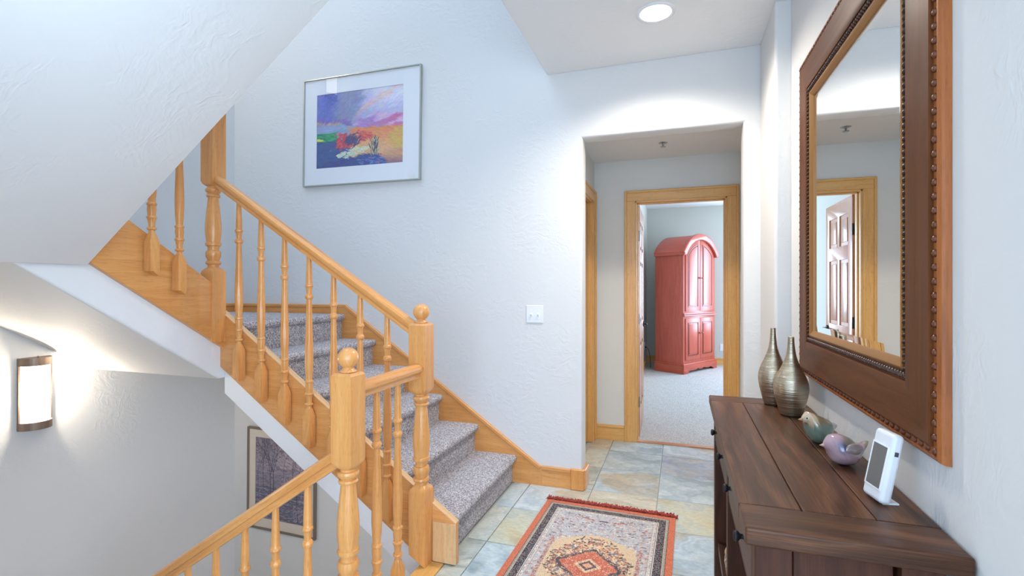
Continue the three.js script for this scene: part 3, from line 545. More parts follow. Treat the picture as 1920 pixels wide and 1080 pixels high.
{ // switch plate
  const s = thing('light_switch', 'white double toggle switch plate on the stair wall', 'switch', [-0.908, 1.127, WZ]);
  mesh('plate', bx(-0.058, 0.058, -0.058, 0.058, 0, 0.006, 0, 0.003), whitePlastic, s);
  for (const x of [-0.023, 0.023]) { const t = mesh('toggle', bx(-0.005, 0.005, -0.009, 0.009, 0, 0.016, 0, 0.002), whitePlastic, s); t.position.set(x, 0, 0.003); t.rotation.x = 0.5; mesh('screw', new THREE.CylinderGeometry(0.003, 0.003, 0.002, 10).rotateX(Math.PI / 2).translate(x, 0.03, 0.0065), whitePlastic, s); mesh('screw', new THREE.CylinderGeometry(0.003, 0.003, 0.002, 10).rotateX(Math.PI / 2).translate(x, -0.03, 0.0065), whitePlastic, s); }
  const o = thing('wall_outlet', 'white outlet plate low on the far bedroom wall', 'outlet', [0.682, 0.30, -9.0]);
  mesh('plate', bx(-0.036, 0.036, -0.058, 0.058, 0, 0.006, 0, 0.003), whitePlastic, o);
  for (const y of [-0.025, 0.025]) mesh('socket', bx(-0.017, 0.017, y - 0.013, y + 0.013, 0.005, 0.008, 0, 0.002), whitePlastic, o);
}

{
  const o = thing('wall_outlet', 'outlet with a dark plugged-in cord beside the armoire', 'outlet', [-0.54, 0.36, -8.30], Math.PI / 2);
  mesh('plate', bx(-0.036, 0.036, -0.058, 0.058, 0, 0.006, 0, 0.003), whitePlastic, o);
  mesh('plug', bx(-0.014, 0.014, -0.035, -0.010, 0.006, 0.03, 0, 0.004), blackIron, o);
  mesh('cord', new THREE.TubeGeometry(new THREE.CatmullRomCurve3([[0, -0.022, 0.028], [-0.02, -0.05, 0.06], [-0.06, -0.16, 0.09], [-0.04, -0.30, 0.10], [0.02, -0.348, 0.09], [0.12, -0.348, 0.08]].map(p => new THREE.Vector3(...p))), 32, 0.004, 6), blackIron, o);
}

// ------------------------------------------------------------------ mirror
{
  const L = 1.155, H = 1.285, m = thing('wall_mirror', 'large rectangular mirror in a dark wooden frame with beaded edges', 'mirror', [RX, 0.945 + H / 2, (-2.36 - 1.205) / 2], -Math.PI / 2 + 0.012); m.position.x -= 0.0075
  function rail(len, prof, closed = true) {       // mitred: w inward (local y up), h outward; runs along local x
    const P = [], n = prof.length, tri = (a, b, c) => P.push(...a, ...b, ...c);
    for (let i = 0; i < (closed ? n : n - 1); i++) {
      const [w0, h0] = prof[i], [w1, h1] = prof[(i + 1) % n];
      const A = [-len / 2 + w0, w0, h0], B = [len / 2 - w0, w0, h0], C = [len / 2 - w1, w1, h1], D = [-len / 2 + w1, w1, h1]; tri(A, B, C); tri(A, C, D);
    }
    const g = new THREE.BufferGeometry(); g.setAttribute('position', new THREE.Float32BufferAttribute(P, 3)); return boxUV(toCreasedNormals(g, 0.5), 0);
  }
  const flat = [[0.030, 0.0], [0.030, 0.0235], [0.034, 0.0255], [0.060, 0.0245], [0.110, 0.0245], [0.138, 0.0265], [0.143, 0.0245], [0.143, 0.0180], [0.168, 0.0180], [0.168, 0.0]];
  const edge = [[0, 0], [0.0005, 0.010], [0.003, 0.016], [0.008, 0.020], [0.012, 0.0205], [0.014, 0.018], [0.030, 0.018], [0.030, 0]];
  const lip = [[0.168, 0.0], [0.168, 0.0205], [0.172, 0.0225], [0.178, 0.0210], [0.189, 0.0115], [0.190, 0.0]];
  const bead = new THREE.SphereGeometry(1, 7, 5);
  for (const [rot, len, off] of [[0, L, H / 2], [Math.PI / 2, H, L / 2], [Math.PI, L, H / 2], [-Math.PI / 2, H, L / 2]]) {
    const sub = new THREE.Group(); sub.name = 'frame_rail'; m.add(sub); sub.rotation.z = rot; sub.position.set(Math.sin(rot) * off, -Math.cos(rot) * off, 0);
    mesh('rail_board', rail(len, flat), frameWood, sub); mesh('outer_moulding', rail(len, edge), copperWood, sub); mesh('inner_lip', rail(len, lip), goldLip, sub);
    const n = Math.round((len - 0.044) / 0.029);
    for (let i = 0; i <= n; i++) { const b = mesh('bead', bead, beadMat, sub); b.scale.set(0.0085, 0.0075, 0.0065); b.position.set(-len / 2 + 0.022 + i * (len - 0.044) / n, 0.022, 0.0185); b.rotation.z = 0.6; }
    const gs = [], n2 = Math.round((len - 0.308) / 0.0155); for (let i = 0; i <= n2; i++) { const q = new THREE.SphereGeometry(1, 6, 5).scale(0.0045, 0.009, 0.0075).rotateZ(0.5).translate(-len / 2 + 0.154 + i * (len - 0.308) / n2, 0.155, 0.0195); gs.push(q); }
    const t = mesh('bead_trim', mergeGeometries(gs), beadDark, sub); t.userData.kind = 'stuff';
  }
  // bevelled glass: flat centre and four sloping borders
  const gx = L / 2 - 0.186, gy = H / 2 - 0.186, b = 0.026, zc = 0.0095, ze = 0.0079, P = [], q = (a, c, d, e) => P.push(...a, ...c, ...d, ...a, ...d, ...e);
  const o = [[-gx, -gy, ze], [gx, -gy, ze], [gx, gy, ze], [-gx, gy, ze]], c = [[-gx + b, -gy + b, zc], [gx - b, -gy + b, zc], [gx - b, gy - b, zc], [-gx + b, gy - b, zc]];
  q(...c); for (let i = 0; i < 4; i++) q(o[i], o[(i + 1) % 4], c[(i + 1) % 4], c[i]);
  const gg = new THREE.BufferGeometry(); gg.setAttribute('position', new THREE.Float32BufferAttribute(P, 3)); gg.computeVertexNormals(); mesh('mirror_glass', boxUV(gg), silverGlass, m);
  mesh('backing', bx(-gx - 0.002, gx + 0.002, -gy - 0.002, gy + 0.002, 0.001, 0.006), espresso, m);
}

// ------------------------------------------------------------------ console table
const TOP = 0.81;
{
  const x0 = 0.128, x1 = RX - 0.004, z0 = -2.436, z1 = -1.112, t = 0.038;
  const c = thing('console_table', 'dark brown plank-topped console table with drawers under the mirror', 'table', [0, 0, 0]);
  const bb = 0.122; // breadboard ends
  mesh('end_board', bx(x0, x1, TOP - t, TOP, z1 - bb, z1, 0, 0.006), walnut, c); mesh('end_board', bx(x0, x1, TOP - t, TOP, z0, z0 + bb, 0, 0.006), walnut, c);
  const cuts = [x0, x0 + 0.128, x0 + 0.268, x1];
  for (let i = 0; i < 3; i++) mesh('top_plank', bx(cuts[i] + (i ? 0.0006 : 0), cuts[i + 1] - (i < 2 ? 0.0006 : 0), TOP - t, TOP - 0.0004, z0 + bb + 0.0008, z1 - bb - 0.0008, 2, 0.0035), walnut, c);
  const fx = x0 + 0.020, nz = z1 - 0.022, fz = z0 + 0.022, bxk = x1 - 0.035, yb = TOP - t;
  for (const [a, b] of [[fx, fx + 0.07], [bxk - 0.07, bxk]]) for (const [p, q] of [[nz - 0.06, nz], [fz, fz + 0.06]]) mesh('leg', bx(a, b, 0.002, yb, p, q, 1, 0.003), espresso, c);
  mesh('divider', bx(fx, bxk, 0.19, yb, -1.79, -1.745, 1, 0.003), espresso, c);
  // end panels of upright boards
  for (const z of [nz - 0.03, fz + 0.012]) mesh('end_panel', bx(fx + 0.073, bxk - 0.079, 0.16, yb, z, z + 0.018, 1, 0.003), espresso, c);
  mesh('back_panel', bx(bxk - 0.012, bxk - 0.002, 0.16, yb, fz + 0.05, nz - 0.05, 1), espresso, c);
  mesh('shelf', bx(fx + 0.012, bxk, 0.15, 0.18, fz + 0.03, nz - 0.03, 2, 0.003), walnut2, c);
  mesh('rail', bx(fx + 0.004, fx + 0.02, yb - 0.165, yb - 0.148, fz + 0.06, nz - 0.06, 2, 0.002), espresso, c);
  for (const [a, b] of [[fz + 0.064, -1.795], [-1.740, nz - 0.064]]) {
    const d = mesh('drawer', bx(fx + 0.002, fx + 0.022, yb - 0.145, yb - 0.008, a, b, 2, 0.003), walnut2, c);
    mesh('drawer_box', bx(fx + 0.022, bxk - 0.03, yb - 0.135, yb - 0.02, a + 0.01, b - 0.01, 2), espresso, d);
    for (const k of [0.22, 0.78]) { const kn = mesh('knob', lathe([[0.001, 0.026], [0.010, 0.025], [0.0135, 0.020], [0.011, 0.014], [0.006, 0.010], [0.006, 0.002], [0.011, 0.0]], 18).rotateZ(Math.PI / 2), blackIron, d); kn.position.set(fx + 0.002, yb - 0.077, a + (b - a) * k); }
  }
}
{ // woven basket on the lower shelf
  const b = thing('woven_basket', 'round woven basket on the lower shelf of the console', 'basket', [0.275, 0.18, -2.02]);
  const wm = std({ map: dataTex(256, 128, (u, v) => { const a = Math.floor(v * 16), k = (Math.floor(u * 64) + a) % 2; return k ? [206, 192, 172] : [96, 78, 64]; }, true), roughness: 0.9 }); wm.map.repeat.set(1, 1);
  mesh('wall', lathe([[0.001, 0.002], [0.085, 0.002], [0.108, 0.04], [0.115, 0.09], [0.110, 0.12], [0.100, 0.12], [0.104, 0.09], [0.096, 0.04], [0.075, 0.012], [0.001, 0.012]], 36), wm, b);
  mesh('rim', new THREE.TorusGeometry(0.106, 0.008, 8, 36).rotateX(Math.PI / 2).translate(0, 0.12, 0), std({ color: 0x9c866c, roughness: 0.9 }), b);
}
function vase(label, x, z, h, r) {
  const v = thing('bottle_vase', label, 'vase', [x, TOP, z], 0, 'brushed metal vases on the console'), k = r / 0.059, q = h / 0.30;
  const pr = [[0.001, 0.001], [0.034, 0.0], [0.037, 0.004], [0.046, 0.035], [0.055, 0.070], [0.059, 0.100], [0.057, 0.125], [0.049, 0.150], [0.037, 0.175], [0.026, 0.200], [0.018, 0.225], [0.0138, 0.250], [0.0115, 0.275], [0.0105, 0.298], [0.0098, 0.30], [0.0088, 0.298], [0.0090, 0.27]];
  const curve = new THREE.SplineCurve(pr.slice(2, 14).map(p => new THREE.Vector2(p[0], p[1]))).getPoints(48).map(p => [p.x, p.y]);
  mesh('body', lathe([...pr.slice(0, 2), ...curve, ...pr.slice(14)].map(p => [p[0] * k, p[1] * q]), 48), vaseMetal, v);
}
vase('taller brushed metal bottle vase standing farther back on the console', 0.374, -2.325, 0.322, 0.057);
vase('shorter brushed metal bottle vase in front of its taller twin', 0.408, -2.150, 0.302, 0.061);

// ------------------------------------------------------------------ ceramic birds
function birdBody(rings) {             // rings: [t along x, centre y, half height, half width]
  const seg = 24, P = [], I = [];
  rings.forEach(([x, cy, h, w]) => { for (let i = 0; i < seg; i++) { const a = i / seg * Math.PI * 2; P.push(x, cy + Math.sin(a) * h, Math.cos(a) * w); } });
  for (let k = 0; k < rings.length - 1; k++) for (let i = 0; i < seg; i++) { const a = k * seg + i, b = k * seg + (i + 1) % seg; I.push(a, a + seg, b, b, a + seg, b + seg); }
  const c0 = P.length / 3; P.push(rings[0][0], rings[0][1], 0); P.push(rings.at(-1)[0], rings.at(-1)[1], 0);
  for (let i = 0; i < seg; i++) { I.push(c0, i, (i + 1) % seg); I.push(c0 + 1, (rings.length - 1) * seg + (i + 1) % seg, (rings.length - 1) * seg + i); }
  const g = new THREE.BufferGeometry(); g.setAttribute('position', new THREE.Float32BufferAttribute(P, 3)); g.setIndex(I); g.computeVertexNormals(); return g;
}
function smoothRings(r, n = 26) { const c = k => new THREE.CatmullRomCurve3(r.map(p => new THREE.Vector3(p[0], p[1], 0))), d = new THREE.CatmullRomCurve3(r.map(p => new THREE.Vector3(p[2], p[3], 0))), cc = c(); const out = []; for (let i = 0; i <= n; i++) { const a = cc.getPoint(i / n), b = d.getPoint(i / n); out.push([a.x, a.y, Math.max(0.0006, b.x), Math.max(0.0006, b.y)]); } return out; }
function tint(g, fn) { const p = g.attributes.position, c = new Float32Array(p.count * 3), col = new THREE.Color(); for (let i = 0; i < p.count; i++) { const q = fn(p.getX(i), p.getY(i), p.getZ(i)); col.setRGB(q[0] / 255, q[1] / 255, q[2] / 255, THREE.SRGBColorSpace); c.set([col.r, col.g, col.b], i * 3); } g.setAttribute('color', new THREE.BufferAttribute(c, 3)); return g; }
const glaze = phys({ vertexColors: true, roughness: 0.25, clearcoat: 1, clearcoatRoughness: 0.05 });
{
  const b = thing('ceramic_bird', 'green glazed ceramic bird with a tan head', 'ornament', [0.412, TOP, -1.79], 0.35, 'ceramic birds on the console');
  const g = birdBody(smoothRings([[-0.050, 0.074, 0.001, 0.001], [-0.044, 0.076, 0.010, 0.010], [-0.034, 0.078, 0.019, 0.018], [-0.026, 0.060, 0.038, 0.033], [-0.006, 0.046, 0.0455, 0.043], [0.014, 0.042, 0.0415, 0.041], [0.032, 0.046, 0.029, 0.030], [0.046, 0.052, 0.014, 0.018], [0.058, 0.056, 0.006, 0.012], [0.062, 0.057, 0.001, 0.002]], 34));
  const nz = (x, y, z) => fbm(x * 60 + 9, (y + z) * 60 + 9, 64, 64, 3, 600);
  mesh('body', tint(g, (x, y, z) => { const h = x < -0.014 && y > 0.062 + (nz(x, y, z) - 0.5) * 0.02, n = nz(x, y, z); return h ? mix3([176, 152, 122], [204, 184, 156], n) : x > 0.034 ? mix3([168, 166, 158], [196, 194, 190], n) : mix3(mix3([92, 118, 104], [128, 146, 132], n), [128, 112, 84], sstep(0.056, 0.075, y + (n - 0.5) * 0.02)); }), glaze, b);
  mesh('beak', new THREE.ConeGeometry(0.006, 0.014, 12).rotateZ(Math.PI / 2).translate(-0.055, 0.074, 0), std({ color: 0x9a7a55, roughness: 0.3 }), b);
  for (const s of [-1, 1]) mesh('eye', new THREE.SphereGeometry(0.0025, 10, 8).translate(-0.040, 0.081, s * 0.0135), std({ color: 0x151515, roughness: 0.1 }), b);
}
{
  const b = thing('ceramic_bird', 'pinkish mauve glazed ceramic bird with a dark blue wing spot', 'ornament', [0.432, TOP, -1.595], 0.25, 'ceramic birds on the console');
  const g = birdBody(smoothRings([[-0.056, 0.052, 0.001, 0.001], [-0.052, 0.053, 0.008, 0.008], [-0.044, 0.054, 0.018, 0.018], [-0.032, 0.046, 0.036, 0.035], [-0.010, 0.042, 0.0415, 0.044], [0.014, 0.038, 0.0375, 0.041], [0.030, 0.038, 0.025, 0.030], [0.044, 0.046, 0.014, 0.018], [0.056, 0.058, 0.007, 0.012], [0.064, 0.066, 0.001, 0.004]], 34));
  const nz = (x, y, z) => fbm(x * 60 + 5, (y + z) * 60 + 3, 64, 64, 3, 620);
  mesh('body', tint(g, (x, y, z) => { const n = nz(x, y, z); let c = mix3([150, 118, 128], [196, 172, 182], n); const d = Math.hypot(x + 0.018, (y - 0.056) * 1.1); c = mix3(c, [46, 46, 88], sstep(0.020, 0.008, d + (n - 0.5) * 0.008)); const e = Math.hypot(x - 0.002, (y - 0.066) * 1.2); c = mix3(c, [120, 116, 96], sstep(0.022, 0.010, e + (n - 0.5) * 0.01)); return x > 0.046 ? mix3(c, [132, 128, 96], 0.7) : c; }), glaze, b);
  mesh('beak', new THREE.ConeGeometry(0.005, 0.012, 12).rotateZ(Math.PI / 2).translate(-0.060, 0.052, 0), std({ color: 0xb08a78, roughness: 0.3 }), b);
  for (const s of [-1, 1]) { const w = mesh('wing', tint(new THREE.SphereGeometry(1, 20, 14), (x, y, z) => mix3([116, 100, 100], [170, 156, 150], fbm(x * 3 + 4, y * 3 + 4, 16, 16, 3, 640))), glaze, b); w.scale.set(0.026, 0.016, 0.008); w.position.set(0.004, 0.052, s * 0.037); w.rotation.z = 0.25; }
}
{ // small white display standing on the console
  const d = thing('digital_thermometer', 'white digital thermometer with a grey screen leaning on its stand', 'thermometer', [0.430, TOP, -1.352], -Math.PI / 2 + 0.20);
  const lean = new THREE.Group(); lean.name = 'case'; d.add(lean); lean.rotation.x = -0.20; lean.position.y = 0.002;
  mesh('shell', boxUV(new RoundedBoxGeometry(0.072, 0.160, 0.026, 4, 0.010).translate(0, 0.080, 0)), whitePlastic, lean);
  mesh('screen', bx(-0.026, 0.026, 0.030, 0.126, 0.0125, 0.0136, 0, 0.0005), std({ color: 0x6f6c66, roughness: 0.25 }), lean);
  const fr = poly([[-0.029, 0.027], [0.029, 0.027], [0.029, 0.129], [-0.029, 0.129]]); fr.holes.push(new THREE.Path([[-0.026, 0.030], [-0.026, 0.126], [0.026, 0.126], [0.026, 0.030]].map(p => new THREE.Vector2(...p))));
  mesh('bezel', prism(fr, 0.0125, 0.0146), std({ color: 0xf4f5f7, roughness: 0.3 }), lean);
  mesh('port', bx(0.0355, 0.0366, 0.112, 0.122, -0.004, 0.004), std({ color: 0x4a4d55, roughness: 0.5 }), lean);
  mesh('stand', bx(-0.028, 0.028, 0, 0.004, -0.034, 0.0, 0, 0.001), whitePlastic, d);
}

// ------------------------------------------------------------------ rug
{
  const tex = canvasTex(760, 1240, (g, W, H) => {
    const R = mulberry(33), fr = (i, c) => { g.fillStyle = c; g.fillRect(i, i, W - 2 * i, H - 2 * i); };
    fr(0, '#c9694a'); for (let i = 0; i < 9000; i++) { g.fillStyle = ['#d67a54', '#b85c42', '#c4664c'][i % 3]; g.fillRect(R() * W, R() * H, 6, 2); }
    const dots = (i, p, s, cs) => { for (let x = i; x < W - i; x += p) for (const y of [i, H - i]) { g.fillStyle = cs[Math.floor(R() * cs.length)]; g.fillRect(x, y - s / 2, s, s); } for (let y = i; y < H - i; y += p) for (const x of [i, W - i]) { g.fillStyle = cs[Math.floor(R() * cs.length)]; g.fillRect(x - s / 2, y, s, s); } };
    fr(32, '#3a3436'); fr(35, '#c9bda9'); dots(39, 9, 5, ['#2f2b2e', '#4a4244']); dots(45, 9, 4, ['#2f2b2e', '#8a5a50']);
    fr(49, '#3b373f'); for (const [i, p] of [[54, 8], [60, 7], [66, 9], [72, 7], [78, 8], [83, 7]]) dots(i, p, 4, ['#b9ad9c', '#2b282e', '#7d7a86', '#a3988c', '#3b373f', '#95604f']);
    fr(87, '#d3c9bd'); fr(92, '#4b464e'); fr(95, '#d8cfc4'); dots(101, 8, 5, ['#5a5258', '#8a6a64', '#d8cfc4']); dots(108, 10, 4, ['#b07a6c', '#8a8a96', '#4b464e']); fr(113, '#7a7076'); fr(115, '#b9aeac');
    const iw = W - 236, ih = H - 236; g.fillStyle = '#b3b1b4'; g.fillRect(118, 118, iw, ih);
    const S = (x, y, f) => { for (const a of [-1, 1]) for (const b of [-1, 1]) { g.save(); g.translate(W / 2 + a * x, H / 2 + b * y); g.scale(a, b); f(); g.restore(); } };
    for (let i = 0; i < 900; i++) { const x = R() * iw / 2, y = R() * ih / 2, c = ['#b57f70', '#98a0aa', '#c9c2ba', '#75666a', '#c6a590', '#a9adb2', '#d2cbc2', '#9d8f90'][i % 8], w = 3 + R() * 9, h = 2 + R() * 4; S(x, y, () => { g.fillStyle = c; g.beginPath(); g.ellipse(0, 0, w, h, R(), 0, 7); g.fill(); }); }
    const dia = (rx, ry, c) => { g.fillStyle = c; g.beginPath(); const n = 9; for (let q = 0; q < 4; q++) for (let i = 0; i < n; i++) { const t = i / n, st = 0.08 * ((i % 2) ? 1 : 0); const ax = [0, 1, 0, -1][q], ay = [-1, 0, 1, 0][q], bx_ = [1, 0, -1, 0][q], by = [0, 1, 0, -1][q]; const px = lerp(ax, bx_, t), py = lerp(ay, by, t); g.lineTo(W / 2 + px * rx * (1 + st), H / 2 + py * ry * (1 + st)); } g.closePath(); g.fill(); };
    for (let i = 0; i < 700; i++) { g.fillStyle = ['#a8695c', '#c08a78', '#7d564f', '#d0b09a'][i % 4]; const y = H / 2 - 215 + R() * 430, x = R() * 18; g.fillRect(W / 2 - 236 + x, y, 5, 4); g.fillRect(W / 2 + 214 + x, y, 5, 4); }
    g.fillStyle = '#d2b592'; g.beginPath(); [[0, -285], [70, -262], [130, -232], [200, -190], [214, -120], [214, 120], [200, 190], [130, 232], [70, 262], [0, 285], [-70, 262], [-130, 232], [-200, 190], [-214, 120], [-214, -120], [-200, -190], [-130, -232], [-70, -262]].forEach(([x, y], i) => i ? g.lineTo(W / 2 + x, H / 2 + y) : g.moveTo(W / 2 + x, H / 2 + y)); g.closePath(); g.fill();
    for (let i = 0; i < 520; i++) { const x = R() * 200, y = R() * 250; if (x / 240 + y / 330 > 1.05) continue; const c = ['#4a4442', '#b8664f', '#e0c8a8', '#8a6a58', '#6d7680', '#c47d60'][i % 6]; S(x, y, () => { g.fillStyle = c; g.beginPath(); g.ellipse(0, 0, 3 + R() * 9, 2 + R() * 4, R() * 3, 0, 7); g.fill(); }); }
    dia(160, 150, '#4a4347'); dia(142, 132, '#c2654c'); dia(66, 60, '#d8b48e'); dia(44, 40, '#4a4650'); dia(26, 24, '#d99a74');
    for (let i = 0; i < 260; i++) { const x = R() * 120, y = R() * 130; S(x, y, () => { g.fillStyle = ['#e8d5bb', '#7a3f34', '#d88a66'][i % 3]; g.fillRect(0, 0, 4, 3); }); }
    for (const [ux, uy] of [[0, -440], [0, 440]]) { g.fillStyle = '#3b3a44'; g.fillRect(W / 2 - 26, H / 2 + uy - 6, 52, 10); g.strokeStyle = '#b06450'; g.lineWidth = 9; g.beginPath(); g.moveTo(W / 2 - 130, H / 2 + uy - Math.sign(uy) * -20); g.lineTo(W / 2 - 50, H / 2 + uy); g.moveTo(W / 2 + 130, H / 2 + uy - Math.sign(uy) * -20); g.lineTo(W / 2 + 50, H / 2 + uy); g.stroke(); }
    g.globalAlpha = 0.35; for (let i = 0; i < 60000; i++) { g.fillStyle = R() < 0.55 ? '#f0e6d8' : '#3a3236'; g.fillRect(R() * W, R() * H, 2, 2); } g.globalAlpha = 1;
  });
  const w = 0.742, l = 1.28, r = thing('patterned_rug', 'small oriental rug with an orange border and red fringe on the slate floor', 'rug', [-0.405, 0.001, -2.285], -0.022);
  const g = new THREE.BoxGeometry(w, 0.008, l, 1, 1, 1).translate(0, 0.004, 0), p = g.attributes.position, uv = g.attributes.uv; for (let i = 0; i < p.count; i++) uv.setXY(i, p.getX(i) / w + 0.5, 0.5 - p.getZ(i) / l);
  mesh('pile', g, std({ map: tex, roughness: 1, bumpMap: carpetBump, bumpScale: 0.002 }), r);
  for (const s of [-1, 1]) {
    const gs = [], q = mulberry(s + 9); for (let i = 0; i < 620; i++) { const x = (q() - 0.5) * (w + 0.014), len = 0.036 + q() * 0.022, c = new THREE.CylinderGeometry(0.0016, 0.0026, len, 5, 1); c.rotateX(Math.PI / 2 - (q() - 0.25) * 0.5).rotateY((q() - 0.5) * 1.2).translate(x, 0.005 + q() * 0.008, s * (l / 2 + len * 0.42)); gs.push(c); }
    const f = mesh('fringe', mergeGeometries(gs), std({ color: 0xa5443a, roughness: 1 }), r); f.userData.kind = 'stuff';
  }
}

// ------------------------------------------------------------------ bedroom door and armoire
{
  const W = 0.70, H = 2.005, T = 0.035, d = structGroup('door_2', 'open six-panel wooden bedroom door on black hinges', 'door'); d.position.set(-0.3445, 0.012, -4.405); d.rotation.y = Math.PI / 2 + 0.02;
  // local x runs from the hinge into the room, thickness centred on z
  const s = poly([[0, 0], [W, 0], [W, H], [0, H]]), panels = [];
  for (const [x0, x1] of [[0.10, 0.315], [0.385, 0.60]]) for (const [y0, y1] of [[0.22, 0.80], [0.98, 1.52], [1.63, 1.88]]) panels.push([x0, x1, y0, y1]);
  for (const [a, b, c, e] of panels) s.holes.push(new THREE.Path([[a, c], [a, e], [b, e], [b, c]].map(p => new THREE.Vector2(...p))));
  mesh('stile_frame', prism(s, -T / 2, T / 2, 0.003, 1), doorWood, d);
  for (const [a, b, c, e] of panels) { const q = mesh('panel', prism(poly([[a - 0.004, c - 0.004], [b + 0.004, c - 0.004], [b + 0.004, e + 0.004], [a - 0.004, e + 0.004]]), -0.008, 0.008, 0, 1), doorWood, d); mesh('raised_field', prism(poly([[a + 0.03, c + 0.03], [b - 0.03, c + 0.03], [b - 0.03, e - 0.03], [a + 0.03, e - 0.03]]), -0.015, 0.015, 0.006, 1), doorWood, q); }
  for (const y of [0.30, 1.02, 1.74]) { const h = mesh('hinge', bx(-0.004, 0.003, y - 0.045, y + 0.045, -0.017, 0.017, 1, 0.001), blackIron, d); mesh('hinge_pin', new THREE.CylinderGeometry(0.006, 0.006, 0.094, 12).translate(-0.004, y, -0.02), blackIron, h); }
  for (const sgn of [-1, 1]) { const k = mesh('lever', bx(W - 0.15, W - 0.05, 0.925, 0.94, sgn * 0.052 - 0.006, sgn * 0.052 + 0.006, 0, 0.004), blackIron, d); mesh('rose', new THREE.CylinderGeometry(0.026, 0.026, 0.012, 20).rotateX(Math.PI / 2).translate(W - 0.06, 0.932, sgn * 0.023), blackIron, k); mesh('neck', new THREE.CylinderGeometry(0.008, 0.008, 0.04, 12).rotateX(Math.PI / 2).translate(W - 0.06, 0.932, sgn * 0.038), blackIron, k); }
}
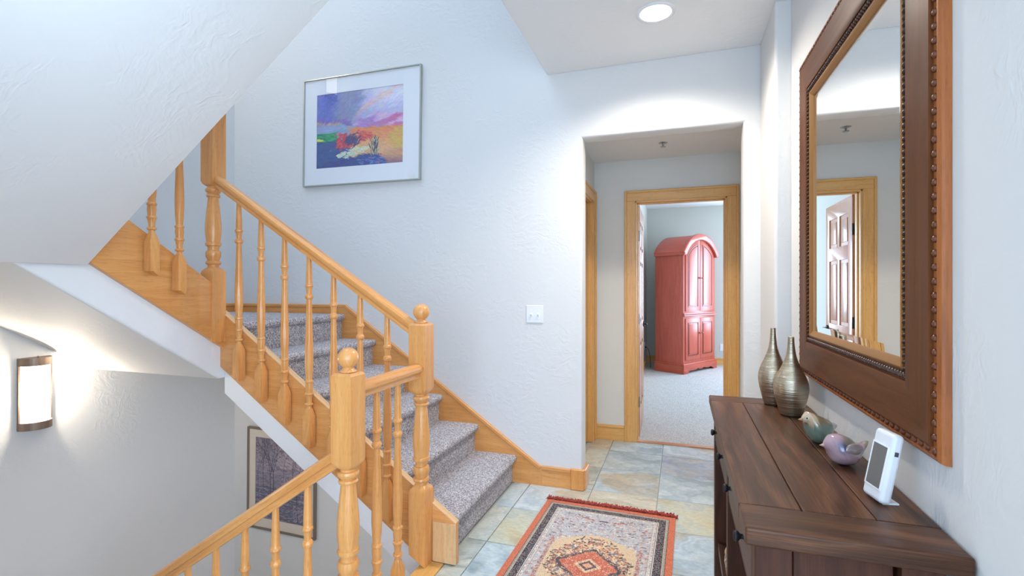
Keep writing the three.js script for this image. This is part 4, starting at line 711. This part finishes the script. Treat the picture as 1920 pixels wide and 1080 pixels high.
{
  const W = 0.96, D = 0.48, E = 1.84, RI = 0.25, a = thing('armoire', 'tall reddish wood armoire with an arched top in the bedroom', 'armoire', [0.09, 0.006, -8.36], 59.4 * Math.PI / 180);
  const R = (W * W / 4 + RI * RI) / (2 * RI), cy = E + RI - R, ang = Math.asin(W / 2 / R);
  const arch = (hw, rad, y0) => { const s = new THREE.Shape(), an = Math.asin(Math.min(1, hw / rad)); s.moveTo(-hw, y0); s.lineTo(hw, y0); s.lineTo(hw, cy + rad * Math.cos(an)); s.absarc(0, cy, rad, Math.PI / 2 - an, Math.PI / 2 + an, false); s.closePath(); return s; };
  mesh('body', prism(arch(W / 2, R, 0.10), -D / 2, D / 2, 0.003, 1), cherry, a);
  { // arched cornice over the top, deeper at the front edge
    const band = (r0, r1, e0) => { const s = new THREE.Shape(), an = ang + e0; s.absarc(0, cy, r1, Math.PI / 2 - an, Math.PI / 2 + an, false); s.absarc(0, cy, r0, Math.PI / 2 + an, Math.PI / 2 - an, true); s.closePath(); return s; };
    const c = mesh('cornice', prism(band(R - 0.002, R + 0.030, 0.045), -D / 2 - 0.005, D / 2 + 0.03, 0.004, 2), cherry, a);
    mesh('cornice_front', prism(band(R - 0.045, R + 0.045, 0.06), D / 2 - 0.01, D / 2 + 0.05, 0.012, 0), cherry, c);
    for (const s of [-1, 1]) mesh('eave', bx(s > 0 ? W / 2 - 0.004 : -W / 2 - 0.035, s > 0 ? W / 2 + 0.035 : -W / 2 + 0.004, E - 0.055, E - 0.005, -D / 2 - 0.005, D / 2 + 0.045, 2, 0.012), cherry, c);
  }
  const door = (x0, x1, y0, yTop, arched, kx, ky, label) => {
    const mk = (m) => { const s = new THREE.Shape(); s.moveTo(x0 + m, y0 + m); s.lineTo(x1 - m, y0 + m); if (!arched) { s.lineTo(x1 - m, yTop - m); s.lineTo(x0 + m, yTop - m); } else { const rr = R - 0.055 - m; const n = 10; for (let i = 0; i <= n; i++) { const x = lerp(x1 - m, x0 + m, i / n); s.lineTo(x, cy + Math.sqrt(rr * rr - x * x)); } } s.closePath(); return s; };
    const d = mesh('door', prism(mk(0), D / 2, D / 2 + 0.014, 0.003, 1), cherry, a);
    const ring = mk(0.062), hole = new THREE.Path(mk(0.072).getPoints()); ring.holes.push(hole);
    mesh('panel_moulding', prism(ring, D / 2 + 0.010, D / 2 + 0.0195, 0, 1), std({ color: 0x5d2a24, roughness: 0.4 }), d);
    mesh('raised_panel', prism(mk(0.086), D / 2 + 0.010, D / 2 + 0.021, 0.007, 1), cherry, d);
    const k = mesh('knob', lathe([[0.001, 0.030], [0.011, 0.028], [0.015, 0.021], [0.011, 0.013], [0.006, 0.009], [0.006, 0], [0.010, 0]], 16).rotateX(Math.PI / 2), cherry, d); k.position.set(kx, ky, D / 2 + 0.014);
  };
  door(-0.425, -0.004, 0.94, 0, true, -0.035, 1.45); door(0.004, 0.425, 0.94, 0, true, 0.035, 1.45);
  door(-0.425, -0.004, 0.20, 0.83, false, -0.035, 0.60); door(0.004, 0.425, 0.20, 0.83, false, 0.035, 0.60);
  const wm = mesh('waist_moulding', bx(-W / 2 - 0.012, W / 2 + 0.012, 0.862, 0.886, D / 2 - 0.02, D / 2 + 0.03, 0, 0.008), cherry, a); mesh('waist_moulding_lip', bx(-W / 2 - 0.004, W / 2 + 0.004, 0.892, 0.912, D / 2 - 0.02, D / 2 + 0.02, 0, 0.006), cherry, wm);
  { // plinth with shaped apron
    const s = new THREE.Shape(), h = W / 2 + 0.025; s.moveTo(-h, 0); s.lineTo(-h + 0.11, 0); s.quadraticCurveTo(-h + 0.14, 0.045, -h + 0.22, 0.04); s.quadraticCurveTo(-0.16, 0.03, -0.09, 0.055); s.quadraticCurveTo(0, 0.02, 0.09, 0.055); s.quadraticCurveTo(0.16, 0.03, h - 0.22, 0.04); s.quadraticCurveTo(h - 0.14, 0.045, h - 0.11, 0); s.lineTo(h, 0); s.lineTo(h, 0.125); s.lineTo(-h, 0.125); s.closePath();
    const pl = mesh('plinth', prism(s, D / 2 - 0.005, D / 2 + 0.028, 0.004, 0), cherry, a);
    for (const q of [-1, 1]) mesh('plinth_side', bx(q * (W / 2 + 0.012) - 0.013, q * (W / 2 + 0.012) + 0.013, 0, 0.125, -D / 2, D / 2 + 0.005, 2, 0.004), cherry, pl);
    mesh('plinth_cap', bx(-W / 2 - 0.018, W / 2 + 0.018, 0.122, 0.150, -D / 2, D / 2 + 0.022, 0, 0.010), cherry, pl);
  }
}

scene.traverse(o => { if (o.isMesh) { o.castShadow = true; o.receiveShadow = true; } });
renderer.render(scene, camera);
